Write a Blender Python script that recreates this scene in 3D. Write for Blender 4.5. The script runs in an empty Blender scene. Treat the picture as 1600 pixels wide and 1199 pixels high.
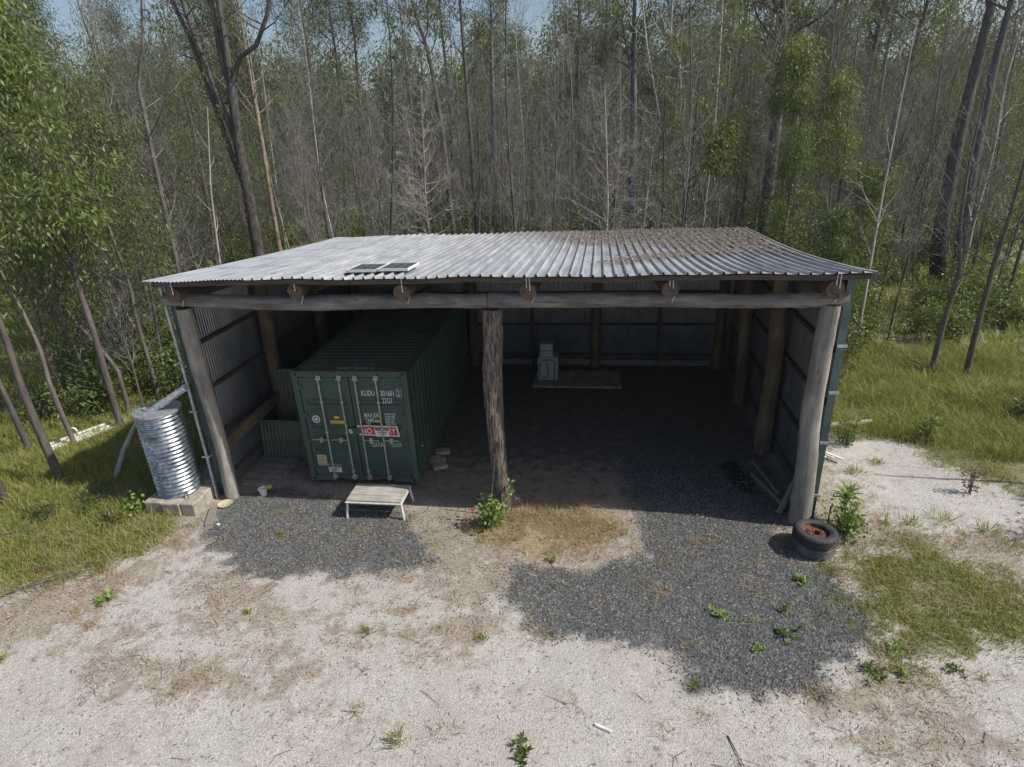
import bpy, math, random
import numpy as np
from mathutils import Vector, Matrix
random.seed(7)
rng = np.random.default_rng(7)
scene = bpy.context.scene
C = scene.collection
R = math.radians

# ------------------------------------------------------------------ camera, sky, sun, exposure
cd = bpy.data.cameras.new('camera'); cam = bpy.data.objects.new('camera', cd); C.objects.link(cam)
cd.sensor_width = 36; cd.lens = 36 * 935.46 / 1600; cd.clip_end = 1500; cd.clip_start = .1
_pit, _rol, _yaw = 0.397237588, -0.0464214493, -0.153122817
_F = Vector((math.sin(_yaw)*math.cos(_pit), math.cos(_yaw)*math.cos(_pit), -math.sin(_pit)))
_R = Vector((math.cos(_yaw), -math.sin(_yaw), 0)); _U = _R.cross(_F)
_R2 = _R*math.cos(_rol) + _U*math.sin(_rol); _U2 = -_R*math.sin(_rol) + _U*math.cos(_rol)
CAMP = Vector((6.64688, -10.00221, 6.99363))
cam.matrix_world = Matrix(((_R2.x, _U2.x, -_F.x, CAMP.x), (_R2.y, _U2.y, -_F.y, CAMP.y), (_R2.z, _U2.z, -_F.z, CAMP.z), (0, 0, 0, 1)))
scene.camera = cam
SUN = Vector((4.67, -.40, 4.79)).normalized()
world = bpy.data.worlds.new("World"); scene.world = world; world.use_nodes = True
wn = world.node_tree.nodes; wl = world.node_tree.links
sky = wn.new('ShaderNodeTexSky'); sky.sky_type = 'NISHITA'; sky.sun_disc = False
sky.sun_elevation = math.asin(SUN.z); sky.sun_rotation = math.atan2(SUN.x, SUN.y)
sky.air_density = 1.0; sky.dust_density = 2.0; sky.ozone_density = 1.0
wl.new(sky.outputs[0], wn['Background'].inputs[0]); wn['Background'].inputs[1].default_value = .11
sl = bpy.data.lights.new('sun', 'SUN'); sl.energy = 4.8; sl.angle = R(.55); sl.color = (1, .95, .87)
so = bpy.data.objects.new('sun', sl); C.objects.link(so); so.location = (30, -5, 35)
so.rotation_euler = SUN.to_track_quat('Z', 'Y').to_euler()
vs = scene.view_settings; vs.view_transform = 'Standard'; vs.look = 'None'; vs.gamma = 1; vs.use_curve_mapping = False
vs.exposure = 0.12
scene.cycles.max_bounces = 6; scene.cycles.transparent_max_bounces = 8

# ------------------------------------------------------------------ helpers
def hx(h): return tuple(((int(h[i:i+2], 16)/255)**2.2) for i in (0, 2, 4)) + (1,)

def new_mat(name):
    m = bpy.data.materials.new(name); m.use_nodes = True
    return m, m.node_tree.nodes, m.node_tree.links, m.node_tree.nodes['Principled BSDF']

def noise(n, l, scale, detail=4, rough=.55, vec=None, w=None):
    t = n.new('ShaderNodeTexNoise'); t.inputs['Scale'].default_value = scale
    t.inputs['Detail'].default_value = detail; t.inputs['Roughness'].default_value = rough
    if vec is not None: l.new(vec, t.inputs['Vector'])
    return t

def ramp(n, l, src, stops):
    r = n.new('ShaderNodeValToRGB'); e = r.color_ramp.elements
    e[0].position, e[0].color = stops[0]; e[1].position, e[1].color = stops[-1]
    for p, c in stops[1:-1]:
        k = e.new(p); k.color = c
    l.new(src, r.inputs[0]); return r

def mix(n, l, fac, a, b, mode='MIX'):
    m = n.new('ShaderNodeMix'); m.data_type = 'RGBA'; m.blend_type = mode
    for s, v in ((0, fac), (6, a), (7, b)):
        if isinstance(v, (int, float)): m.inputs[s].default_value = v
        elif isinstance(v, tuple): m.inputs[s].default_value = v
        else: l.new(v, m.inputs[s])
    return m.outputs[2]

def math_(n, l, op, a, b=None, clamp=False):
    m = n.new('ShaderNodeMath'); m.operation = op; m.use_clamp = clamp
    for s, v in ((0, a), (1, b)):
        if v is None: continue
        if isinstance(v, (int, float)): m.inputs[s].default_value = v
        else: l.new(v, m.inputs[s])
    return m.outputs[0]

def bump(n, l, bs, h, strength=.5, dist=.01):
    b = n.new('ShaderNodeBump'); b.inputs['Strength'].default_value = strength; b.inputs['Distance'].default_value = dist
    l.new(h, b.inputs['Height']); l.new(b.outputs[0], bs.inputs['Normal'])

def gpos(n, l, scale=(1, 1, 1)):
    g = n.new('ShaderNodeTexCoord'); mp = n.new('ShaderNodeMapping')
    l.new(g.outputs['Object'], mp.inputs[0]); mp.inputs['Scale'].default_value = scale
    return mp.outputs[0]

def woodmat(name, c1, c2, ax):
    st = [6, 6, 6]; st[ax] = .8; fs = [26, 26, 26]; fs[ax] = 1.1
    m, n, l, b = new_mat(name); t = noise(n, l, 1.9, 7, .7, gpos(n, l, st)); t2 = noise(n, l, 1.6, 5, .6, gpos(n, l, fs)); t3 = noise(n, l, 2.2, 3, .5, gpos(n, l, (1, 1, 1)))
    r = ramp(n, l, t.outputs[0], [(.3, c1), (.7, c2)]); cr = ramp(n, l, t2.outputs[0], [(.30, (0, 0, 0, 1)), (.42, (1, 1, 1, 1))])
    c = mix(n, l, cr.outputs[0], tuple(x*.62 for x in c1[:3])+(1,), r.outputs[0]); c = mix(n, l, 1., c, ramp(n, l, t3.outputs[0], [(.35, (.72, .70, .68, 1)), (.65, (1.12, 1.1, 1.08, 1))]).outputs[0], 'MULTIPLY')
    l.new(c, b.inputs['Base Color']); b.inputs['Roughness'].default_value = .85
    bump(n, l, b, math_(n, l, 'ADD', math_(n, l, 'MULTIPLY', cr.outputs[0], .4), t.outputs[0]), .5, .01)
    return m

def simple(name, c1, c2, scale=8, rough=.8, metal=0., stretch=(1, 1, 1), bstr=.3, bdist=.01, detail=5, bscale=None, lo=.35, hi=.65):
    m, n, l, b = new_mat(name); v = gpos(n, l, stretch)
    t = noise(n, l, scale, detail, vec=v)
    r = ramp(n, l, t.outputs[0], [(lo, c1), (hi, c2)])
    l.new(r.outputs[0], b.inputs['Base Color']); b.inputs['Roughness'].default_value = rough; b.inputs['Metallic'].default_value = metal
    t2 = noise(n, l, bscale or scale*3, 4, vec=v)
    bump(n, l, b, t2.outputs[0], bstr, bdist)
    return m

M = {}
M['log'] = woodmat('weathered_log', (.19, .178, .163, 1), (.36, .34, .31, 1), 2)
M['log_x'] = woodmat('weathered_beam', (.075, .071, .068, 1), (.27, .258, .245, 1), 0)
M['log_brown'] = woodmat('brown_log', (.085, .065, .045, 1), (.22, .17, .12, 1), 2)
M['rafter'] = woodmat('rafter_log', (.065, .048, .036, 1), (.15, .11, .082, 1), 1)
M['log_end'] = simple('sawn_log_end', (.06, .042, .032, 1), (.15, .105, .08, 1), 14, .9, 0, (1, 1, 1), .6, .01)
M['bark'] = simple('rough_bark', (.045, .035, .03, 1), (.25, .205, .175, 1), 7, .95, 0, (4.5, 4.5, .55), 1., .05, 6, 8, .38, .62)
M['plank'] = simple('grey_plank', (.13, .115, .10, 1), (.30, .27, .24, 1), 5, .85, 0, (1, 8, 8), .4, .005)
M['bench_board'] = woodmat('bench_boards', (.30, .285, .26, 1), (.52, .50, .46, 1), 0)
M['purlin'] = simple('brown_timber', (.04, .031, .026, 1), (.095, .07, .052, 1), 4, .85, 0, (.7, 8, 8), .4, .005)
M['concrete'] = simple('concrete', (.24, .21, .175, 1), (.40, .36, .31, 1), 6, .9, 0, (1, 1, 1), .5, .01)
M['white_metal'] = simple('chalky_white_metal', (.5, .5, .48, 1), (.68, .68, .66, 1), 12, .5, 0, (1, 1, 1), .1, .003)
M['galv'] = simple('galvanised_steel', (.30, .32, .34, 1), (.50, .53, .55, 1), 14, .45, .6, (1, 1, 1), .1, .003)
M['steel_bolt'] = simple('bolt_steel', (.35, .35, .34, 1), (.6, .6, .58, 1), 20, .4, .7)
M['wall_metal'] = simple('wall_zinc', (.26, .285, .33, 1), (.38, .41, .45, 1), 2.2, .3, .85, (1, 1, .5), .12, .004)
M['green_sheet'] = simple('green_sheet', (.085, .115, .08, 1), (.13, .16, .115, 1), 4, .6, .1)
M['flash_green'] = simple('flashing', (.055, .09, .09, 1), (.10, .15, .15, 1), 3, .4, .4)
M['black_gap'] = simple('dark_rubber', (.012, .012, .012, 1), (.02, .02, .02, 1), 6, .8)
M['tyre'] = simple('tyre_rubber', (.016, .017, .018, 1), (.045, .046, .048, 1), 5, .75, 0, (1, 1, 1), .4, .006)
M['rust'] = simple('rust', (.045, .022, .014, 1), (.17, .075, .042, 1), 9, .95, .1, (1, 1, 1), .8, .01)
M['pvc'] = simple('white_pvc', (.55, .54, .50, 1), (.75, .73, .68, 1), 6, .5)
M['poly'] = simple('grey_poly_pipe', (.22, .26, .24, 1), (.36, .40, .37, 1), 7, .6)
M['black_plastic'] = simple('black_plastic', (.02, .02, .022, 1), (.035, .035, .037, 1), 6, .5)
M['brass'] = simple('brass', (.3, .2, .08, 1), (.42, .3, .13, 1), 12, .4, .8)
M['yellow'] = simple('yellow_paint', (.55, .40, .04, 1), (.65, .48, .07, 1), 12, .6)
M['white'] = simple('white_paint', (.60, .60, .58, 1), (.74, .74, .72, 1), 12, .55)
M['letter'] = simple('white_lettering', (.55, .57, .56, 1), (.72, .74, .73, 1), 30, .6, lo=.3, hi=.6)
M['cream'] = simple('cream_sticker', (.42, .38, .24, 1), (.50, .45, .30, 1), 12, .6)
M['red'] = simple('red_paint', (.45, .02, .03, 1), (.55, .03, .04, 1), 12, .5)
M['darkred'] = simple('dark_red_print', (.10, .01, .015, 1), (.14, .015, .02, 1), 12, .6)
M['navy'] = simple('blue_print', (.05, .07, .16, 1), (.08, .1, .2, 1), 12, .6)
M['petal'] = simple('red_petal', (.6, .01, .015, 1), (.75, .03, .03, 1), 12, .6)
M['cell'] = simple('solar_cell', (.03, .03, .035, 1), (.07, .07, .08, 1), 22, .25)
M['fridge'] = simple('old_white_enamel', (.36, .37, .38, 1), (.50, .50, .51, 1), 5, .5)

# container paint with scuffs
m, n, l, b = new_mat('container_green'); v = gpos(n, l, (1, 1, .35))
t = noise(n, l, 3.5, 7, .65, v); r = ramp(n, l, t.outputs[0], [(.3, (.024, .056, .044, 1)), (.55, (.035, .08, .062, 1)), (.75, (.056, .094, .074, 1))])
t2 = noise(n, l, 26, 4, .6, gpos(n, l)); f = ramp(n, l, t2.outputs[0], [(.68, (0, 0, 0, 1)), (.74, (1, 1, 1, 1))])
cc = mix(n, l, math_(n, l, 'MULTIPLY', f.outputs[0], .5), r.outputs[0], (.13, .06, .03, 1))
st_ = noise(n, l, 2.2, 6, .6, gpos(n, l, (9, 9, .5))); sf = ramp(n, l, st_.outputs[0], [(.52, (0, 0, 0, 1)), (.72, (1, 1, 1, 1))])
cc = mix(n, l, math_(n, l, 'MULTIPLY', sf.outputs[0], .35), cc, (.105, .10, .085, 1))
sz_ = n.new('ShaderNodeSeparateXYZ'); l.new(gpos(n, l), sz_.inputs[0]); lowd = math_(n, l, 'MULTIPLY', math_(n, l, 'SUBTRACT', math_(n, l, 'MULTIPLY', t.outputs[0], 1.1), math_(n, l, 'MULTIPLY', sz_.outputs[2], 1.4)), 1.2, True)
l.new(mix(n, l, math_(n, l, 'MULTIPLY', lowd, .7), cc, (.15, .13, .11, 1)), b.inputs['Base Color'])
b.inputs['Roughness'].default_value = .55; bump(n, l, b, t.outputs[0], .25, .01); M['cgreen'] = m
m, n, l, b = new_mat('container_roof_paint'); t = noise(n, l, 4, 7, .6, gpos(n, l))
r = ramp(n, l, t.outputs[0], [(.3, (.05, .07, .05, 1)), (.7, (.12, .125, .09, 1))]); l.new(r.outputs[0], b.inputs['Base Color']); b.inputs['Roughness'].default_value = .85; M['croof'] = m
M['bar'] = simple('cream_bar_paint', (.30, .29, .25, 1), (.46, .45, .40, 1), 10, .5, .2)

# roof zinc: streaks along the fall, brown stain and grime at the high, leafy back edge
m, n, l, b = new_mat('roof_zinc'); v = gpos(n, l, (7, .5, 1)); vv = gpos(n, l)
t = noise(n, l, 1.6, 7, .65, v); base = ramp(n, l, t.outputs[0], [(.3, (.22, .235, .255, 1)), (.5, (.36, .375, .40, 1)), (.7, (.50, .515, .53, 1))])
t3 = noise(n, l, .8, 5, .6, vv)
sx = n.new('ShaderNodeSeparateXYZ'); l.new(vv, sx.inputs[0])
g = math_(n, l, 'MULTIPLY', math_(n, l, 'SUBTRACT', math_(n, l, 'ADD', sx.outputs[1], math_(n, l, 'MULTIPLY', sx.outputs[0], .35)), 4.6), .17)
gx = math_(n, l, 'MULTIPLY', math_(n, l, 'SUBTRACT', sx.outputs[0], 2.6), .22, True)
g2 = math_(n, l, 'MULTIPLY', math_(n, l, 'ADD', g, math_(n, l, 'MULTIPLY', math_(n, l, 'SUBTRACT', t3.outputs[0], .5), 1.9)), gx, True)
stain = noise(n, l, 9, 6, .7, gpos(n, l, (3, .7, 1))); sc = ramp(n, l, stain.outputs[0], [(.35, (.10, .093, .085, 1)), (.65, (.27, .25, .225, 1))])
c1 = mix(n, l, g2, base.outputs[0], sc.outputs[0])
rust = noise(n, l, 5, 6, .7, gpos(n, l, (4, 1, 1))); rf = ramp(n, l, rust.outputs[0], [(.66, (0, 0, 0, 1)), (.72, (1, 1, 1, 1))])
l.new(mix(n, l, math_(n, l, 'MULTIPLY', rf.outputs[0], .3), c1, (.19, .17, .15, 1)), b.inputs['Base Color'])
b.inputs['Metallic'].default_value = .25; b.inputs['Roughness'].default_value = .5; bump(n, l, b, t.outputs[0], .08, .004); M['roof'] = m

# spangled water tank zinc
m, n, l, b = new_mat('tank_zinc'); v = gpos(n, l); vo = n.new('ShaderNodeTexVoronoi'); vo.inputs['Scale'].default_value = 16; l.new(v, vo.inputs['Vector'])
r = ramp(n, l, vo.outputs['Color'], [(.1, (.26, .31, .35, 1)), (.5, (.42, .47, .51, 1)), (.9, (.68, .72, .75, 1))]); tn = noise(n, l, 3, 5, .7, gpos(n, l, (1, 1, .6))); l.new(mix(n, l, 1., r.outputs[0], ramp(n, l, tn.outputs[0], [(.35, (.5, .52, .54, 1)), (.6, (1, 1, 1, 1))]).outputs[0], 'MULTIPLY'), b.inputs['Base Color'])
b.inputs['Metallic'].default_value = .9; b.inputs['Roughness'].default_value = .3; M['tank'] = m
m, n, l, b = new_mat('crinkled_foil'); t = noise(n, l, 26, 3, .6, gpos(n, l)); r = ramp(n, l, t.outputs[0], [(.3, (.5, .51, .54, 1)), (.7, (.85, .87, .9, 1))])
l.new(r.outputs[0], b.inputs['Base Color']); b.inputs['Metallic'].default_value = .7; b.inputs['Roughness'].default_value = .35; bump(n, l, b, t.outputs[0], 1, .03); M['foil'] = m

def leafmat(name, cols, trans=.35, rough=.5):
    m, n, l, b = new_mat(name); g = n.new('ShaderNodeNewGeometry'); oi = n.new('ShaderNodeObjectInfo')
    a = math_(n, l, 'ADD', math_(n, l, 'MULTIPLY', g.outputs['Random Per Island'], .8), math_(n, l, 'MULTIPLY', oi.outputs['Random'], .2))
    r = ramp(n, l, a, [(i/(len(cols)-1), c+(1,)) for i, c in enumerate(cols)])
    l.new(r.outputs[0], b.inputs['Base Color']); b.inputs['Roughness'].default_value = rough
    if trans > 0:
        tr = n.new('ShaderNodeBsdfTranslucent'); ms = n.new('ShaderNodeMixShader'); ms.inputs[0].default_value = trans
        l.new(mix(n, l, .6, r.outputs[0], (.22, .26, .03, 1)), tr.inputs[0])
        l.new(b.outputs[0], ms.inputs[1]); l.new(tr.outputs[0], ms.inputs[2]); l.new(ms.outputs[0], n['Material Output'].inputs[0])
    return m
M['leaf'] = leafmat('gum_leaf', [(.028, .04, .018), (.06, .08, .032), (.095, .12, .045), (.14, .165, .06), (.19, .165, .07)])
M['leaf_bright'] = leafmat('bright_leaf', [(.03, .052, .014), (.075, .115, .026), (.125, .175, .038), (.19, .235, .055)])
M['leaf_dark'] = leafmat('dark_leaf', [(.022, .034, .016), (.05, .07, .03), (.085, .105, .048)], .3)
M['leaf_lime'] = leafmat('lime_leaf', [(.09, .15, .03), (.16, .25, .05), (.24, .34, .08), (.36, .44, .15)], .3)
M['leaf_gold'] = leafmat('young_gum_leaf', [(.045, .072, .02), (.10, .14, .035), (.175, .22, .055), (.26, .26, .08)], .4)
M['leaf_red'] = leafmat('reddish_leaf', [(.04, .018, .014), (.08, .03, .024), (.12, .05, .04)], .2)
M['grass'] = leafmat('green_grass', [(.11, .145, .028), (.19, .24, .046), (.28, .31, .065), (.37, .35, .11), (.48, .41, .19)], .35, .6)
M['grass_dry'] = leafmat('dry_grass', [(.24, .17, .08), (.36, .27, .13), (.46, .37, .21)], .2, .7)
M['litter'] = leafmat('fallen_leaves', [(.13, .065, .045), (.22, .125, .088), (.31, .205, .15), (.42, .32, .24), (.56, .48, .40)], 0, .8)
M['stone_blue'] = leafmat('blue_metal_stone', [(.04, .043, .044), (.075, .08, .082), (.125, .13, .13), (.21, .21, .205)], 0, .8)
M['stone_white'] = leafmat('pale_stone', [(.28, .27, .255), (.46, .45, .43), (.64, .63, .61)], 0, .9)
def barkmat(name, a, bb, black=None):
    m, n, l, b = new_mat(name); v = gpos(n, l, (3, 3, .6)); t = noise(n, l, 3, 6, .65, v)
    oi = n.new('ShaderNodeObjectInfo')
    r = ramp(n, l, t.outputs[0], [(.35, a+(1,)), (.65, bb+(1,))]); c = r.outputs[0]
    c = mix(n, l, math_(n, l, 'MULTIPLY', oi.outputs['Random'], .55), c, tuple(x*.42 for x in a)+(1,))
    if black:
        s = n.new('ShaderNodeSeparateXYZ'); l.new(gpos(n, l), s.inputs[0])
        f = math_(n, l, 'SUBTRACT', black, math_(n, l, 'ADD', s.outputs[2], math_(n, l, 'MULTIPLY', t.outputs[0], 3.)))
        c = mix(n, l, math_(n, l, 'MULTIPLY', f, 1.5, True), c, (.016, .014, .014, 1))
    l.new(c, b.inputs['Base Color']); b.inputs['Roughness'].default_value = .9; bump(n, l, b, t.outputs[0], .8, .03)
    return m
M['b_grey'] = barkmat('grey_bark', (.085, .078, .07), (.21, .195, .175))
M['b_twig'] = barkmat('dry_twig', (.15, .143, .132), (.33, .315, .29))
M['b_pale'] = barkmat('pale_bark', (.36, .33, .30), (.58, .55, .5))
M['b_tan'] = barkmat('tan_bark', (.20, .15, .10), (.42, .34, .24))
M['b_dark'] = barkmat('dark_bark', (.055, .048, .047), (.14, .125, .12))
M['b_brown'] = barkmat('brown_bark', (.085, .07, .064), (.21, .18, .165))
M['b_burnt'] = barkmat('burnt_gum_bark', (.10, .095, .10), (.20, .19, .19), 4.)

# ---------------------------------------------------------------- mesh building
class MB:
    def __init__(s): s.v = []; s.q = []; s.t = []; s.qm = []; s.tm = []; s.n = 0
    def add(s, v, q=None, t=None, mi=0):
        v = np.asarray(v, float).reshape(-1, 3); s.v.append(v)
        if q is not None and len(q): q = np.asarray(q, int).reshape(-1, 4)+s.n; s.q.append(q); s.qm.append(np.full(len(q), mi))
        if t is not None and len(t): t = np.asarray(t, int).reshape(-1, 3)+s.n; s.t.append(t); s.tm.append(np.full(len(t), mi))
        s.n += len(v)
    def box(s, lo, hi, mi=0, rz=0, piv=None):
        x0, y0, z0 = lo; x1, y1, z1 = hi
        v = np.array([(x0, y0, z0), (x1, y0, z0), (x1, y1, z0), (x0, y1, z0), (x0, y0, z1), (x1, y0, z1), (x1, y1, z1), (x0, y1, z1)], float)
        if rz:
            c = np.array(piv if piv is not None else ((x0+x1)/2, (y0+y1)/2)); d = v[:, :2]-c
            v[:, 0] = c[0]+d[:, 0]*math.cos(rz)-d[:, 1]*math.sin(rz); v[:, 1] = c[1]+d[:, 0]*math.sin(rz)+d[:, 1]*math.cos(rz)
        s.add(v, [(0, 3, 2, 1), (4, 5, 6, 7), (0, 1, 5, 4), (1, 2, 6, 5), (2, 3, 7, 6), (3, 0, 4, 7)], mi=mi)
    def bbox(s, lo, hi, bv=.01, mi=0):
        """box with chamfered vertical and top edges"""
        x0, y0, z0 = lo; x1, y1, z1 = hi; b = bv
        ring = lambda i, z: [(x0+i+b, y0+i, z), (x1-i-b, y0+i, z), (x1-i, y0+i+b, z), (x1-i, y1-i-b, z), (x1-i-b, y1-i, z), (x0+i+b, y1-i, z), (x0+i, y1-i-b, z), (x0+i, y0+i+b, z)]
        v = ring(0, z0)+ring(0, z1-b)+ring(b*.8, z1); q = []
        for k in range(2):
            for i in range(8): q.append((k*8+i, k*8+(i+1) % 8, k*8+8+(i+1) % 8, k*8+8+i))
        q += [(16, 17, 18, 19), (16, 19, 20, 23), (20, 21, 22, 23), (0, 3, 2, 1), (0, 7, 4, 3), (7, 6, 5, 4)]
        s.add(v, q, mi=mi)
    def tube(s, P, r, k=6, mi=0, caps=True, capmi=None, jit=0):
        P = np.asarray(P, float); N = len(P); r = np.broadcast_to(np.asarray(r, float), (N,))
        T = np.gradient(P, axis=0); T /= np.linalg.norm(T, axis=1)[:, None]+1e-9
        up = np.array([0, 0, 1.]) if abs(T[0, 2]) < .8 else np.array([0, 1., 0])
        A = np.cross(T, up); A /= np.linalg.norm(A, axis=1)[:, None]+1e-9; B = np.cross(T, A)
        a = np.arange(k)*2*math.pi/k
        rr = r[:, None]*(1+(jit*rng.standard_normal((N, k)) if jit else 0))
        V = P[:, None]+rr[..., None]*(np.cos(a)[None, :, None]*A[:, None]+np.sin(a)[None, :, None]*B[:, None])
        i = np.arange(N-1)[:, None]*k; j = np.arange(k)[None]; j2 = (j+1) % k
        q = np.stack([i+j, i+j2, i+k+j2, i+k+j], -1).reshape(-1, 4)
        s.add(V.reshape(-1, 3), q, mi=mi)
        if caps:
            for e, ring in ((0, V[0]), (N-1, V[-1])):
                c = ring.mean(0); vv = np.vstack([ring, c]); t = [((x+1) % k, x, k) if e == 0 else (x, (x+1) % k, k) for x in range(k)]
                s.add(vv, t=t, mi=mi if capmi is None else capmi)
    def cyl(s, p0, p1, r, k=12, mi=0, capmi=None): s.tube([p0, p1], r, k, mi, True, capmi)
    def grid(s, X, Y, Z, mi=0):
        a, b = X.shape; v = np.stack([X, Y, Z], -1).reshape(-1, 3)
        i = np.arange(a-1)[:, None]*b; j = np.arange(b-1)[None]
        s.add(v, np.stack([i+j, i+b+j, i+b+j+1, i+j+1], -1).reshape(-1, 4), mi=mi)
    def lathe(s, prof, c, k=32, mi=0, wob=0):
        prof = np.asarray(prof, float); a = np.arange(k)*2*math.pi/k
        V = np.stack([c[0]+prof[:, 0:1]*np.cos(a), c[1]+prof[:, 0:1]*np.sin(a), c[2]+prof[:, 1:2]+0*a], -1)
        N = len(prof); i = np.arange(N-1)[:, None]*k; j = np.arange(k)[None]; j2 = (j+1) % k
        s.add(V.reshape(-1, 3), np.stack([i+j, i+j2, i+k+j2, i+k+j], -1).reshape(-1, 4), mi=mi)
    def leaves(s, P, D, L, W, N=None, mi=0):
        """rhombic leaves: base P, direction D, length L, width W"""
        P = np.asarray(P, float); n = len(P); D = D/(np.linalg.norm(D, axis=1)[:, None]+1e-9)
        if N is None: N = rng.standard_normal((n, 3))
        S = np.cross(D, N); S /= np.linalg.norm(S, axis=1)[:, None]+1e-9
        L = np.broadcast_to(L, (n,))[:, None]; W = np.broadcast_to(W, (n,))[:, None]
        V = np.stack([P, P+D*L*.4+S*W*.5, P+D*L, P+D*L*.4-S*W*.5], 1)
        s.add(V.reshape(-1, 3), np.arange(n*4).reshape(-1, 4), mi=mi)
    def mesh(s, name, mats, smooth=False):
        V = np.concatenate(s.v) if s.v else np.zeros((0, 3)); q = np.concatenate(s.q) if s.q else np.zeros((0, 4), int); t = np.concatenate(s.t) if s.t else np.zeros((0, 3), int)
        me = bpy.data.meshes.new(name); me.vertices.add(len(V)); me.vertices.foreach_set('co', V.astype(np.float32).ravel())
        nl = len(q)*4+len(t)*3; me.loops.add(nl); me.loops.foreach_set('vertex_index', np.concatenate([q.ravel(), t.ravel()]).astype(np.int32))
        nf = len(q)+len(t); me.polygons.add(nf)
        ls = np.concatenate([np.arange(len(q))*4, len(q)*4+np.arange(len(t))*3]).astype(np.int32)
        me.polygons.foreach_set('loop_start', ls)
        mi = np.concatenate([np.concatenate(s.qm) if s.qm else np.zeros(0), np.concatenate(s.tm) if s.tm else np.zeros(0)]).astype(np.int32)
        me.polygons.foreach_set('material_index', mi)
        me.polygons.foreach_set('use_smooth', np.full(nf, smooth))
        me.update(calc_edges=True); me.validate()
        for x in (mats if isinstance(mats, (list, tuple)) else [mats]): me.materials.append(M[x] if isinstance(x, str) else x)
        return me
    def build(s, name, mats, parent=None, smooth=False, sharp=None):
        me = s.mesh(name, mats, smooth)
        if sharp: me.set_sharp_from_angle(angle=R(sharp))
        return link(name, me, parent)

def link(name, me, parent=None):
    o = bpy.data.objects.new(name, me); C.objects.link(o)
    if parent is not None: o.parent = parent
    return o
def tag(o, label=None, cat=None, group=None, kind=None):
    if label: o['label'] = label
    if cat: o['category'] = cat
    if group: o['group'] = group
    if kind: o['kind'] = kind
    return o
def thing(name, label, cat, loc=(0, 0, 0), rz=0, group=None):
    o = bpy.data.objects.new(name, None); C.objects.link(o); o.location = loc; o.rotation_euler = (0, 0, rz); o.empty_display_size = .2
    return tag(o, label, cat, group)
KIDS = {}
def copy_tree(o, label=None, group=None):
    c = o.copy(); C.objects.link(c)
    for ch in o.children:
        d = ch.copy(); C.objects.link(d); d.parent = c
        for g_ in ch.children:
            e = g_.copy(); C.objects.link(e); e.parent = d
    if label: c['label'] = label
    if group: c['group'] = group
    return c

_lat = {}
def vnoise(x, y, seed=0):
    if seed not in _lat: _lat[seed] = np.random.default_rng(seed+100).random((256, 256))
    A = _lat[seed]; xi = np.floor(x).astype(int); yi = np.floor(y).astype(int); fx = x-xi; fy = y-yi
    fx = fx*fx*(3-2*fx); fy = fy*fy*(3-2*fy); g = lambda a, b: A[a % 256, b % 256]
    return (g(xi, yi)*(1-fx)+g(xi+1, yi)*fx)*(1-fy)+(g(xi, yi+1)*(1-fx)+g(xi+1, yi+1)*fx)*fy
def fbm(x, y, seed=0, o=4):
    s = 0; a = .5; t = 0
    for k in range(o): s = s+a*vnoise(x*2**k, y*2**k, seed+k); t += a; a *= .55
    return s/t
def pdist(x, y, poly):
    """signed distance to polygon, positive inside"""
    x = np.asarray(x, float); y = np.asarray(y, float); P = np.asarray(poly, float); n = len(P); d = np.full(x.shape, 1e9); ins = np.zeros(x.shape, bool)
    for i in range(n):
        a = P[i]; b = P[(i+1) % n]; e = b-a; wx = x-a[0]; wy = y-a[1]; t = np.clip((wx*e[0]+wy*e[1])/(e@e), 0, 1)
        d = np.minimum(d, np.hypot(wx-e[0]*t, wy-e[1]*t))
        c = ((a[1] > y) != (b[1] > y)) & (x < (b[0]-a[0])*(y-a[1])/(b[1]-a[1]+1e-12)+a[0]); ins ^= c
    return np.where(ins, d, -d)
sst = lambda a, b, x: (lambda t: t*t*(3-2*t))(np.clip((x-a)/(b-a), 0, 1))

# ---------------------------------------------------------------- ground masks (world metres)
BLUE = [[(7.02, 2.2), (7.45, -1.0), (6.33, -1.6), (5.45, -1.8), (5.05, -2.5), (5.7, -3.0), (6.38, -3.1), (7.3, -3.2), (7.76, -3.35), (8.1, -3.85), (8.95, -3.95), (9.76, -3.65), (10.6, -3.0), (10.85, -2.3), (10.75, -1.6), (10.1, -1.2), (10.0, -.3), (10.2, .6), (10.1, 3.2), (8., 3.6)],
        [(-1.1, .1), (-1.04, -.6), (-.9, -1.6), (-.7, -1.85), (.15, -2.1), (1.1, -2.3), (2.1, -2.15), (3.3, -2.05), (3.75, -1.7), (3.36, -.85), (3., -.4), (2.6, 0), (1.2, .1), (0, .5)]]
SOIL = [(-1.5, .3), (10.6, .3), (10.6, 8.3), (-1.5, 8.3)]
GREEN = [[(-60, -2.9), (-3.6, -3.0), (-2.6, -2.6), (-1.9, -1.9), (-1.75, -1.1), (-2.3, -.6), (-2.6, 1), (-2.2, 9), (12, 9.2), (11.4, 4.6), (12.3, 3.6), (13.4, 3.5), (14.1, 2.7), (14.6, 1.6), (15.4, 1.0), (30, -1), (160, -6), (160, 300), (-160, 300), (-160, 0)],
         [(11.1, -.8), (12.3, -.55), (13.3, -.8), (13.7, -1.6), (13.2, -2.6), (12.3, -3.1), (11.3, -3.4), (10.6, -3.1), (10.8, -2.0), (10.7, -1.3)]]
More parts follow.
